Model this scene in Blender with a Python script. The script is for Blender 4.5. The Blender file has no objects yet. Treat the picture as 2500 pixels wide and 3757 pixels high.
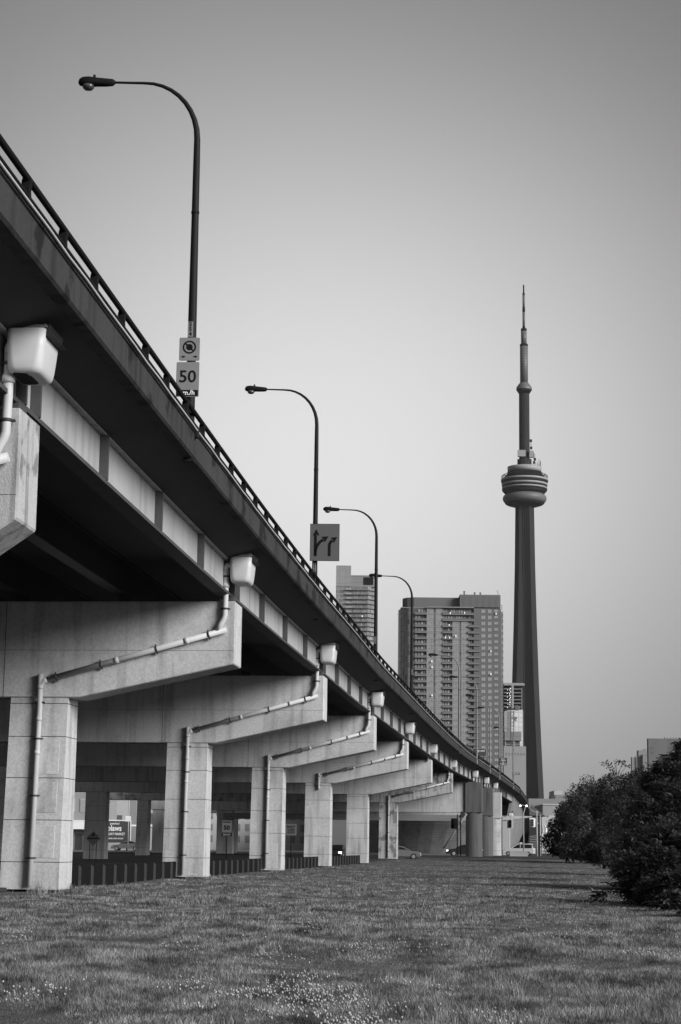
import bpy, math, random
import numpy as np
from mathutils import Vector, Matrix
R = math.radians
PI = math.pi
rnd = random.Random(7)
sc = bpy.context.scene
C = sc.collection

# ------------------------------------------------------------------ survey of the photograph (camera calibration)
F, PITCH, ROLL, EYE = 6950.0, R(10.001), R(.702), 1.5
def ray(u, v):
    a = (u - 1250) / F; b = (1878.5 - v) / F
    c, s = math.cos(ROLL), math.sin(ROLL)
    a2 = a*c - b*s; b2 = a*s + b*c
    return Vector((a2, math.cos(PITCH) - b2*math.sin(PITCH), math.sin(PITCH) + b2*math.cos(PITCH)))
def W(u, v, Y):
    r = ray(u, v); p = r * (Y / r.y); p.z += EYE
    return p

# ------------------------------------------------------------------ mesh helper
class MB:
    def __init__(s): s.v = []; s.f = []; s.sm = []; s.mi = []; s.cur = 0
    def add(s, vs, fs, smooth=False):
        n = len(s.v); s.v += [tuple(q) for q in vs]
        s.f += [tuple(n + i for i in f) for f in fs]; s.sm += [smooth]*len(fs); s.mi += [s.cur]*len(fs)
        return s
    def box(s, x0, y0, z0, x1, y1, z1, M=None):
        vs = [Vector(q) for q in ((x0,y0,z0),(x1,y0,z0),(x1,y1,z0),(x0,y1,z0),(x0,y0,z1),(x1,y0,z1),(x1,y1,z1),(x0,y1,z1))]
        if M: vs = [M @ q for q in vs]
        return s.add(vs, [(3,2,1,0),(4,5,6,7),(0,1,5,4),(1,2,6,5),(2,3,7,6),(3,0,4,7)])
    def hexa(s, bot, top):
        return s.add(list(bot)+list(top), [(3,2,1,0),(4,5,6,7),(0,1,5,4),(1,2,6,5),(2,3,7,6),(3,0,4,7)])
    def prism(s, poly, a, b, axis='y', M=None):
        # poly: 2-D points in the plane perpendicular to axis
        n = len(poly)
        def mk(p, t):
            q = {'y': (p[0], t, p[1]), 'x': (t, p[0], p[1]), 'z': (p[0], p[1], t)}[axis]
            q = Vector(q); return M @ q if M else q
        vs = [mk(p, a) for p in poly] + [mk(p, b) for p in poly]
        fs = [tuple(range(n-1, -1, -1)), tuple(range(n, 2*n))] + [(i, (i+1) % n, n+(i+1) % n, n+i) for i in range(n)]
        return s.add(vs, fs)
    def tube(s, pts, rad, seg=10, cap=True, smooth=True):
        pts = [Vector(p) for p in pts]; n = len(pts)
        if not hasattr(rad, '__len__'): rad = [rad]*n
        t0 = (pts[1]-pts[0]).normalized()
        ref = Vector((0,0,1)) if abs(t0.z) < .9 else Vector((1,0,0))
        nx = t0.cross(ref).normalized(); vs = []
        for i in range(n):
            t = (pts[min(i+1, n-1)] - pts[max(i-1, 0)])
            if t.length < 1e-9: t = t0
            t.normalize()
            nx = (nx - t*nx.dot(t)).normalized(); ny = t.cross(nx)
            for k in range(seg):
                a = 2*PI*k/seg
                vs.append(pts[i] + (nx*math.cos(a) + ny*math.sin(a))*rad[i])
        fs = [(i*seg+k, i*seg+(k+1) % seg, (i+1)*seg+(k+1) % seg, (i+1)*seg+k) for i in range(n-1) for k in range(seg)]
        m = len(s.v); s.add(vs, fs, smooth)
        if cap:
            s.f += [tuple(m+k for k in range(seg-1, -1, -1)), tuple(m+(n-1)*seg+k for k in range(seg))]; s.sm += [False]*2; s.mi += [s.cur]*2
        return s
    def lathe(s, prof, seg=32, c=(0,0,0), smooth=True, cap=True):
        vs = [(c[0]+r*math.cos(2*PI*k/seg), c[1]+r*math.sin(2*PI*k/seg), c[2]+z) for r, z in prof for k in range(seg)]
        n = len(prof)
        fs = [(i*seg+k, i*seg+(k+1) % seg, (i+1)*seg+(k+1) % seg, (i+1)*seg+k) for i in range(n-1) for k in range(seg)]
        m = len(s.v); s.add(vs, fs, smooth)
        if cap:
            s.f += [tuple(m+k for k in range(seg-1, -1, -1)), tuple(m+(n-1)*seg+k for k in range(seg))]; s.sm += [False]*2; s.mi += [s.cur]*2
        return s
    def loft(s, sections, closed=True, smooth=False, cap=True):
        n = len(sections[0]); m = len(s.v); vs = [p for sec in sections for p in sec]
        fs = []
        for i in range(len(sections)-1):
            for k in range(n if closed else n-1):
                fs.append((i*n+k, i*n+(k+1) % n, (i+1)*n+(k+1) % n, (i+1)*n+k))
        s.add(vs, fs, smooth)
        if cap and closed:
            s.f += [tuple(m+k for k in range(n-1, -1, -1)), tuple(m+(len(sections)-1)*n+k for k in range(n))]; s.sm += [False]*2; s.mi += [s.cur]*2
        return s
    def build(s, name, mat, parent=None, off=(0,0,0), bevel=0):
        me = bpy.data.meshes.new(name)
        o3 = Vector(off)
        me.from_pydata([tuple(Vector(q)-o3) for q in s.v], [], s.f)
        me.polygons.foreach_set('use_smooth', s.sm); me.polygons.foreach_set('material_index', s.mi)
        import bmesh
        bm = bmesh.new(); bm.from_mesh(me)
        bmesh.ops.recalc_face_normals(bm, faces=bm.faces)
        if bevel:
            es = [e for e in bm.edges if len(e.link_faces) == 2 and e.calc_face_angle(0) > .5]
            bmesh.ops.bevel(bm, geom=es, offset=bevel, segments=1, affect='EDGES')
        bm.to_mesh(me); bm.free()
        for q in (mat if isinstance(mat, (list, tuple)) else [mat]): me.materials.append(q)
        ob = bpy.data.objects.new(name, me); C.objects.link(ob)
        if parent is not None: ob.parent = parent
        return ob

def tag(o, label=None, cat=None, group=None, kind=None):
    if label: o['label'] = label
    if cat: o['category'] = cat
    if group: o['group'] = group
    if kind: o['kind'] = kind
    return o
def thing(name, label, cat, loc=(0,0,0), rz=0, group=None):
    o = bpy.data.objects.new(name, None); C.objects.link(o)
    o.location = loc; o.rotation_euler = (0,0,rz); o.empty_display_size = .2
    return tag(o, label, cat, group)
def text_mesh(name, s, size, mat, parent, loc, rot=(PI/2,0,0), bold=.0, ext=.004, align='CENTER', sx=1.0, spacing=1.0):
    cu = bpy.data.curves.new(name, 'FONT'); cu.body = s; cu.size = size; cu.extrude = ext
    cu.offset = bold; cu.align_x = align; cu.align_y = 'CENTER'; cu.space_line = spacing; cu.resolution_u = 3
    t = bpy.data.objects.new('tmp', cu); C.objects.link(t)
    bpy.context.view_layer.update()
    me = bpy.data.meshes.new_from_object(t.evaluated_get(bpy.context.evaluated_depsgraph_get()))
    bpy.data.objects.remove(t)
    me.materials.clear(); me.materials.append(mat)
    ob = bpy.data.objects.new(name, me); C.objects.link(ob); ob.parent = parent
    ob.location = loc; ob.rotation_euler = rot; ob.scale = (sx, 1, 1)
    return ob

# ------------------------------------------------------------------ materials (the photograph is black and white: neutral greys)
def mat(name, base=.3, rough=.8, var=0., vscale=.5, grain=0., gscale=60, bump=0., streak=0., sscale=1.2, metal=0., emit=0., spec=.3, island=0., blotch=0., bscale=.6):
    m = bpy.data.materials.new(name); m.use_nodes = True
    N = m.node_tree.nodes; L = m.node_tree.links; b = N['Principled BSDF']
    b.inputs['Roughness'].default_value = rough; b.inputs['Metallic'].default_value = metal
    b.inputs['Specular IOR Level'].default_value = spec
    b.inputs['Base Color'].default_value = (base, base, base, 1)
    if emit:
        b.inputs['Emission Color'].default_value = (1,1,1,1); b.inputs['Emission Strength'].default_value = emit
    oi = N.new('ShaderNodeObjectInfo'); va = N.new('ShaderNodeVectorMath'); va.operation = 'MULTIPLY_ADD'
    L.new(oi.outputs['Random'], va.inputs[0]); va.inputs[1].default_value = (71, 43, 0); L.new(N.new('ShaderNodeTexCoord').outputs['Object'], va.inputs[2])
    co = va.outputs[0]
    def noise(scale, detail=4, sz=(1,1,1)):
        mp = N.new('ShaderNodeMapping'); mp.inputs['Scale'].default_value = sz; L.new(co, mp.inputs[0])
        n = N.new('ShaderNodeTexNoise'); n.inputs['Scale'].default_value = scale; n.inputs['Detail'].default_value = detail
        L.new(mp.outputs[0], n.inputs['Vector']); return n.outputs['Fac']
    def mth(op, a, bb, c=None):
        n = N.new('ShaderNodeMath'); n.operation = op
        for i, q in enumerate((a, bb, c)):
            if q is None: continue
            if isinstance(q, (int, float)): n.inputs[i].default_value = q
            else: L.new(q, n.inputs[i])
        return n.outputs[0]
    fac = None
    def mul(x):
        nonlocal fac
        fac = x if fac is None else mth('MULTIPLY', fac, x)
    if var: mul(mth('MULTIPLY_ADD', noise(vscale, 5), 2*var, 1-var))
    if grain: mul(mth('MULTIPLY_ADD', noise(gscale, 3), 2*grain, 1-grain))
    if streak:
        x = noise(sscale, 5, (1.6, 1.6, .12))
        cl = N.new('ShaderNodeMapRange'); cl.inputs['From Min'].default_value = .5; cl.inputs['From Max'].default_value = .72
        L.new(x, cl.inputs['Value']); mul(mth('MULTIPLY_ADD', cl.outputs[0], -streak, 1.0))
    if blotch:
        x = noise(bscale, 8)
        cl = N.new('ShaderNodeMapRange'); cl.inputs['From Min'].default_value = .56; cl.inputs['From Max'].default_value = .62
        L.new(x, cl.inputs['Value']); mul(mth('MULTIPLY_ADD', cl.outputs[0], -blotch, 1.0))
    if island:
        g = N.new('ShaderNodeNewGeometry'); mul(mth('MULTIPLY_ADD', g.outputs['Random Per Island'], 2*island, 1-island))
    if fac is not None:
        v = mth('MULTIPLY', fac, base); cb = N.new('ShaderNodeCombineColor')
        for i in range(3): L.new(v, cb.inputs[i])
        L.new(cb.outputs[0], b.inputs['Base Color'])
    if bump:
        bp = N.new('ShaderNodeBump'); bp.inputs['Strength'].default_value = bump; bp.inputs['Distance'].default_value = .02
        L.new(noise(25, 5), bp.inputs['Height']); L.new(bp.outputs[0], b.inputs['Normal'])
    return m
def pane_mat(name, c1, c2, mortar, w, h, ms, rough=.25, metal=0.0, bias=0.0, axis='x'):
    """curtain wall: panes of slightly different tone with mullions between them"""
    m = bpy.data.materials.new(name); m.use_nodes = True
    N = m.node_tree.nodes; L = m.node_tree.links; b = N['Principled BSDF']
    tc = N.new('ShaderNodeTexCoord'); sp = N.new('ShaderNodeSeparateXYZ'); L.new(tc.outputs['Object'], sp.inputs[0])
    cb = N.new('ShaderNodeCombineXYZ'); L.new(sp.outputs[0 if axis == 'x' else 1], cb.inputs[0]); L.new(sp.outputs[2], cb.inputs[1])
    t = N.new('ShaderNodeTexBrick'); t.offset = 0; t.squash = 1; L.new(cb.outputs[0], t.inputs['Vector'])
    t.inputs['Color1'].default_value = (c1,)*3+(1,); t.inputs['Color2'].default_value = (c2,)*3+(1,); t.inputs['Mortar'].default_value = (mortar,)*3+(1,)
    t.inputs['Scale'].default_value = 1; t.inputs['Brick Width'].default_value = w; t.inputs['Row Height'].default_value = h
    t.inputs['Mortar Size'].default_value = ms; t.inputs['Mortar Smooth'].default_value = .1; t.inputs['Bias'].default_value = bias
    L.new(t.outputs['Color'], b.inputs['Base Color']); b.inputs['Roughness'].default_value = rough; b.inputs['Metallic'].default_value = metal
    return m
M = dict(
    concrete=mat('pier_concrete', .45, .85, var=.22, vscale=.5, grain=.30, gscale=11, bump=.5, streak=.36, sscale=1.7, blotch=.12, bscale=.9),
    rough_concrete=mat('board_marked_concrete', .38, .9, var=.3, vscale=.5, grain=.25, gscale=14, bump=.6, streak=.6, sscale=2.6, blotch=.5, bscale=1.2),
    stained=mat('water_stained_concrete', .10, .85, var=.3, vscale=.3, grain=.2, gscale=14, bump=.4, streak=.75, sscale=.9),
    groove=mat('joint_shadow_line', .10, .9),
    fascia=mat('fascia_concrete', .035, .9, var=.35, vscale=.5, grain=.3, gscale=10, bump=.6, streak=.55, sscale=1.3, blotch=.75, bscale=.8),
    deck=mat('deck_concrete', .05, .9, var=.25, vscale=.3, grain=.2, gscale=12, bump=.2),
    girder=mat('painted_steel_girder', .34, .6, var=.2, vscale=.5, grain=.1, gscale=16, bump=.05, streak=.28, sscale=1.4),
    stiff=mat('shade_dark_steel', .06, .75, var=.3, vscale=2, grain=.2, gscale=14),  # shade of the camera-facing stiffener sides is painted into this dark base tone
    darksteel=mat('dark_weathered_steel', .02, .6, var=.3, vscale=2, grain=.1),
    rail=mat('railing_steel', .009, .7, var=.25, vscale=3, spec=.1),
    pole=mat('dark_lamp_pole', .014, .6, var=.25, vscale=1.5, spec=.12),
    pole_pale=mat('pale_lamp_pole', .16, .6, var=.2, vscale=1.5),  # paler tone for the poles of the far lamps
    pipe=mat('white_plastic_pipe', .46, .5, var=.12, vscale=1.2, grain=.05),
    tank=mat('white_plastic_tank', .5, .42, var=.1, vscale=1.0, grain=.04, blotch=.0),
    clamp=mat('black_pipe_clamp', .04, .5),
    dirt=mat('black_grime', .02, .9),
    sign=mat('sign_sheeting', .2, .5, var=.1, vscale=3),
    signdark=mat('sign_sheeting_grey', .09, .5, var=.08, vscale=2),
    ink=mat('sign_black', .010, .9, spec=.05),
    ink_white=mat('sign_white', .75, .5),
    blue_sign=mat('guide_sign_face', .06, .5),
    asphalt=mat('asphalt', .03, .9, var=.3, vscale=.4, grain=.2, gscale=8, bump=.3),
    paint=mat('road_paint', .6, .8, grain=.2),
    soil=mat('grassy_soil', .09, 1, var=.45, vscale=.6, grain=.7, gscale=24, bump=1.0, blotch=.3, bscale=2.5),
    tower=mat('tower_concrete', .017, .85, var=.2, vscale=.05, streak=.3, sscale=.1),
    tower_dark=mat('tower_dark_glass', .010, .7, var=.2, vscale=.2, spec=.1),
    tower_light=mat('tower_white_steel', .26, .5, var=.12, vscale=.1),
    tower_radome=mat('tower_radome', .11, .5, var=.05, vscale=.1),
    brick=mat('dark_brick', .12, .9, var=.12, vscale=.1),
    slab=mat('balcony_slab_concrete', .20, .8, var=.1, vscale=.2),
    recess=mat('balcony_back_wall', .075, .6, var=.4, vscale=.3),
    bglass=mat('balcony_glass', .13, .25, var=.2, vscale=.3),
    wglass=mat('window_glass', .27, .25, island=.45),
    frame=mat('window_frame', .10, .6),
    lit=mat('lit_window', .8, .5, emit=.5),
    lamp_lit=mat('lit_lamp', .8, .4, emit=3.0),
    lamp_lens=mat('lamp_lens', .06, .15, spec=.6),
    far1=mat('far_wall_grey', .26, .9, var=.08, vscale=.05, streak=.2, sscale=.1),
    far_dark=mat('far_wall_dark', .13, .9, var=.1, vscale=.05, streak=.3, sscale=.15),
    far2=mat('far_wall_pale', .40, .9, var=.08, vscale=.05),
    far3=mat('far_wall_mid', .20, .9, var=.15, vscale=.1),
    roofdark=mat('dark_roof', .08, .9, var=.2, vscale=.5),
    carblack=mat('car_paint_black', .02, .25, spec=.5),
    carsilver=mat('car_paint_silver', .22, .3, metal=.4),
    carwhite=mat('car_paint_white', .5, .3, spec=.5),
    carglass=mat('car_glass', .015, .08, spec=.6),
    tyre=mat('tyre_rubber', .02, .9),
    rim=mat('wheel_rim', .5, .3, metal=.6),
    wood=mat('bark', .05, .95, var=.3, vscale=4, bump=.6),
    planks=mat('plank_formed_concrete', .20, .9, var=.35, vscale=.25, grain=.2, gscale=4, streak=.35, sscale=.6),
    panes_light=pane_mat('curtain_wall_light', .24, .17, .30, 1.15, 1.01, .07),
    panes_dark=pane_mat('curtain_wall_dark', .05, .17, .20, 1.1, 2.88, .1),
    panes_end=pane_mat('curtain_wall_end', .34, .24, .10, 1.6, 2.88, .14),
    panes_tower=pane_mat('tower_block_windows', .10, .27, .15, .9, 2.9, .12),
    panes_office=pane_mat('office_glass', .62, .50, .34, 2.6, 3.2, .14, rough=.15),
    panes_pent=pane_mat('penthouse_cladding', .24, .22, .14, 3.2, 3.9, .07, rough=.5),
)
# brick-like plank lines for the plank-formed wall
def add_lines(m, scale, depth, axis=2):
    N = m.node_tree.nodes; L = m.node_tree.links; b = N['Principled BSDF']
    tc = N.new('ShaderNodeTexCoord'); sp = N.new('ShaderNodeSeparateXYZ'); L.new(tc.outputs['Object'], sp.inputs[0])
    a = N.new('ShaderNodeMath'); a.operation = 'MULTIPLY'; a.inputs[1].default_value = scale; L.new(sp.outputs[axis], a.inputs[0])
    fr = N.new('ShaderNodeMath'); fr.operation = 'FRACT'; L.new(a.outputs[0], fr.inputs[0])
    lt = N.new('ShaderNodeMath'); lt.operation = 'LESS_THAN'; lt.inputs[1].default_value = .12; L.new(fr.outputs[0], lt.inputs[0])
    mm = N.new('ShaderNodeMath'); mm.operation = 'MULTIPLY_ADD'; mm.inputs[1].default_value = -depth; mm.inputs[2].default_value = 1; L.new(lt.outputs[0], mm.inputs[0])
    src = b.inputs['Base Color'].links[0].from_socket
    mx = N.new('ShaderNodeVectorMath'); mx.operation = 'SCALE'; L.new(src, mx.inputs[0]); L.new(mm.outputs[0], mx.inputs['Scale'])
    L.new(mx.outputs[0], b.inputs['Base Color'])
add_lines(M['planks'], 2.2, .35)
add_lines(M['far3'], .28, .25)
# leaves and grass: random tone per leaf, soft translucency
def leaf_mat(name, base, rng=.5, trans=.35):
    m = mat(name, base, .6, island=rng, spec=.25)
    N = m.node_tree.nodes; L = m.node_tree.links; b = N['Principled BSDF']
    t = N.new('ShaderNodeBsdfTranslucent'); L.new(b.inputs['Base Color'].links[0].from_socket, t.inputs['Color'])
    mx = N.new('ShaderNodeMixShader'); mx.inputs[0].default_value = trans
    L.new(b.outputs[0], mx.inputs[1]); L.new(t.outputs[0], mx.inputs[2]); L.new(mx.outputs[0], N['Material Output'].inputs[0])
    return m
M['leaf'] = leaf_mat('leaf_dark', .034, .85)
M['leaf2'] = leaf_mat('leaf_mid', .05, .5)
M['leaf3'] = leaf_mat('leaf_pale', .075, .5)
def grass_mat():
    m = bpy.data.materials.new('grass_blades'); m.use_nodes = True
    N = m.node_tree.nodes; L = m.node_tree.links; b = N['Principled BSDF']; b.inputs['Roughness'].default_value = .7
    b.inputs['Specular IOR Level'].default_value = .2
    g = N.new('ShaderNodeNewGeometry'); tc = N.new('ShaderNodeTexCoord')
    n = N.new('ShaderNodeTexNoise'); n.inputs['Scale'].default_value = .9; n.inputs['Detail'].default_value = 9; n.inputs['Roughness'].default_value = .72
    mp = N.new('ShaderNodeMapping'); mp.inputs['Scale'].default_value = (1.3, .55, 1); L.new(tc.outputs['Object'], mp.inputs[0]); L.new(mp.outputs[0], n.inputs['Vector'])
    mr = N.new('ShaderNodeMapRange'); L.new(n.outputs['Fac'], mr.inputs['Value'])
    for k, v in (('From Min', .40), ('From Max', .62), ('To Min', .05), ('To Max', .37)): mr.inputs[k].default_value = v
    r = N.new('ShaderNodeMath'); r.operation = 'MULTIPLY_ADD'; r.inputs[1].default_value = 1.0; r.inputs[2].default_value = .5; L.new(g.outputs['Random Per Island'], r.inputs[0])
    mu = N.new('ShaderNodeMath'); mu.operation = 'MULTIPLY'; L.new(mr.outputs[0], mu.inputs[0]); L.new(r.outputs[0], mu.inputs[1])
    cb = N.new('ShaderNodeCombineColor'); [L.new(mu.outputs[0], cb.inputs[i]) for i in range(3)]
    L.new(cb.outputs[0], b.inputs['Base Color'])
    t = N.new('ShaderNodeBsdfTranslucent'); L.new(cb.outputs[0], t.inputs['Color'])
    mx = N.new('ShaderNodeMixShader'); mx.inputs[0].default_value = .3
    L.new(b.outputs[0], mx.inputs[1]); L.new(t.outputs[0], mx.inputs[2]); L.new(mx.outputs[0], N['Material Output'].inputs[0])
    return m
M['grass'] = grass_mat()

# ------------------------------------------------------------------ the line of the highway (outer edge of the deck, in plan)
KN = [(-60,-13.16),(-20,-9.62),(0,-7.85),(28,-5.36),(46.8,-3.72),(60.5,-2.49),(78,-.78),(92,.72),(110,2.5),(118.4,3.5),(135.3,5.42),(147,6.75),(177,10.25),(208,14.1),(235.5,18.05),(258,21.2),(279,24.15),(301,27.15),(345,33.0)]
ky = np.array([k[0] for k in KN], float); kx = np.array([k[1] for k in KN], float)
def smoothX(y):  # smoothed interpolation of the knots
    ys = np.linspace(y-9, y+9, 13); w = np.hanning(15)[1:-1]
    xs = np.interp(ys, ky, kx)
    lo = ys < ky[0]; xs[lo] = kx[0] + (ys[lo]-ky[0])*.0886
    hi = ys > ky[-1]; xs[hi] = kx[-1] + (ys[hi]-ky[-1])*.133
    return float((xs*w).sum()/w.sum())
def P(y):
    return Vector((smoothX(y), y, 0))
def frame(y):
    t = (P(y+.5)-P(y-.5)).normalized(); n = Vector((-t.y, t.x, 0))   # n points inward (left)
    return P(y), t, n
def sweep(mb, poly, ys, smooth=False):
    secs = []
    for y in ys:
        p, t, n = frame(y)
        secs.append([p + n*a + Vector((0,0,z)) for a, z in poly])
    mb.loft(secs, smooth=smooth)
Y0, Y1 = -60, 344
YS = list(np.arange(Y0, Y1+.1, 4.0))
HW = thing('elevated_highway', 'long concrete and steel elevated highway curving from upper left into the distance', 'elevated highway', (-5.4, 28, 0))
HO = HW.location
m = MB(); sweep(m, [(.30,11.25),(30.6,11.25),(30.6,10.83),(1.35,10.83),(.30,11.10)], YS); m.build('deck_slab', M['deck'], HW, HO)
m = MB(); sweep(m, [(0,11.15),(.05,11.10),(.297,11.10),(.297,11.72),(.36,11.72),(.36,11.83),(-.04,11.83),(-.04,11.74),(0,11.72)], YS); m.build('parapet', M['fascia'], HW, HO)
for i, o in enumerate([1.55, 5.0, 8.5, 12.0, 15.5, 19.0, 22.5, 26.0, 29.5]):
    m = MB(); sweep(m, [(o-.22,9.65),(o-.22,9.72),(o-.06,9.72),(o-.06,10.78),(o-.2,10.78),(o-.2,10.826),(o+.2,10.826),(o+.2,10.78),(o+.06,10.78),(o+.06,9.72),(o+.22,9.72),(o+.22,9.65)], YS)
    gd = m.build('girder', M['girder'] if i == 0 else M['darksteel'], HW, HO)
    if i == 0:
        m = MB(); sweep(m, [(o-.235,9.635),(o-.235,9.725),(o+.225,9.725),(o+.225,9.635)], YS); m.build('bottom_flange', M['stiff'], gd, None) if False else m.build('bottom_flange', M['stiff'], HW, HO)
PIERS = [35.7, 63.6, 91.0, 118.4, 146.7, 176.9, 207.9, 235.5, 257.6, 278.7, 300.5]
st = []
for a, b in zip([8.0]+PIERS, PIERS+[322]):
    st += [a+.55] + [a+(b-a)*k/4 for k in (1,2,3)] + [b-.55]
def P_mat(y):
    p, t, n = frame(y); return Matrix(((-n.x, t.x, 0, p.x), (-n.y, t.y, 0, p.y), (0,0,1,0), (0,0,0,1)))   # local x outward, y along
for y in st:
    if y < 25: continue
    m = MB(); m.box(-1.485, -.06, 9.723, -1.285, .06, 10.777, P_mat(y)); m.build('stiffener', M['stiff'], HW, HO)
# railing: two rails and shaped posts
for z, r, o, nm in ((12.25,.06,.0,'top_rail'), (11.95,.042,.0,'lower_rail')):
    m = MB(); m.tube([P(y) + frame(y)[2]*o + Vector((0,0,z)) for y in np.arange(16, Y1, 2.0)], r, 8); m.build(nm, M['rail'], HW, HO)
m = MB(); m.tube([P(y) + frame(y)[2]*-.07 + Vector((0,0,11.80+.012*math.sin(y*1.7))) for y in np.arange(16, Y1, 1.5)], .028, 6); m.build('conduit', M['pipe'], HW, HO)
def post(mb, y):
    Mx = P_mat(y)
    mb.prism([(.03,11.834),(-.26,11.834),(-.20,11.93),(-.10,12.03),(-.09,12.2),(-.06,12.32),(.03,12.31),(.06,12.24),(.04,12.05),(.05,11.92)], -.075, .075, 'y', Mx)
    mb.box(-.34, -.12, 11.832, .045, .12, 11.852, Mx)
ys = [27.15 + 2.62*k for k in range(122)]
for y in ys[:100]:
    m = MB(); post(m, y); m.build('rail_post', M['rail'], HW, HO)
m = MB(); [post(m, y) for y in ys[100:]]
o = m.build('rail_post', M['rail'], HW, HO); o['kind'] = 'stuff'

# ------------------------------------------------------------------ piers
CAPX = {35.7:-5.81, 63.6:-3.28, 91.0:-.53, 118.4:2.41, 146.7:5.48, 176.9:8.82, 207.9:12.59}
COLOFF = {35.7:5.5, 63.6:5.52, 91.0:5.50, 118.4:5.62, 146.7:5.85, 176.9:5.85, 207.9:5.95}
def gz(y):   # ground height
    t = min(1, max(0, (y-185)/40)); return .35*t*t*(3-2*t)
def column(mb, x1, w, yf, yb, z0, z1, batter, joints, M4=None, gm=None):
    """stack of cast blocks (slightly proud) round a recessed core; front battered towards the ground"""
    def yfz(z): return yf - batter*(1-(z-z0)/(z1-z0))
    def yr(z): return yb + 0*z
    def blk(mm, a, b, ins):
        mm.hexa([(x1-w+ins, yfz(a)+ins, a),(x1-ins, yfz(a)+ins, a),(x1-ins, yb-ins, a),(x1-w+ins, yb-ins, a)],
                [(x1-w+ins, yfz(b)+ins, b),(x1-ins, yfz(b)+ins, b),(x1-ins, yb-ins, b),(x1-w+ins, yb-ins, b)])
    zs = [z0] + joints + [z1]
    for a, b in zip(zs[:-1], zs[1:]):
        blk(mb, a+(.012 if a != z0 else 0), b-(.012 if b != z1 else 0), 0)
    mb.cur = 1
    for j in joints: blk(mb, j-.012, j+.012, .03)
    mb.cur = 0
pier_labels = {
 35.7:'concrete pier cap end cut off by the left edge of the photo, weathered board marks',
 63.6:'nearest full concrete T pier of the highway, its wide column at the far left',
 91.0:'second concrete T pier from the left, long white downpipe on its column',
 118.4:'third concrete T pier from the left, downpipe and square patch lines on its column',
 146.7:'concrete T pier whose thick column has a small black square hole at its foot',
 176.9:'concrete T pier with a plain wide column and no pipe across its arm',
 207.9:'stained blotchy concrete T pier with a thin downpipe, last with a cantilever arm',
 235.5:'dark water-stained straddle pier, left of the pair at the dark sedan',
 257.6:'dark streaked straddle pier just right of the darkest stained pier',
 278.7:'paler concrete straddle pier right of the two dark stained ones',
 300.5:'pale slim pier with a low cross beam beside the traffic signal',
}
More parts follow.
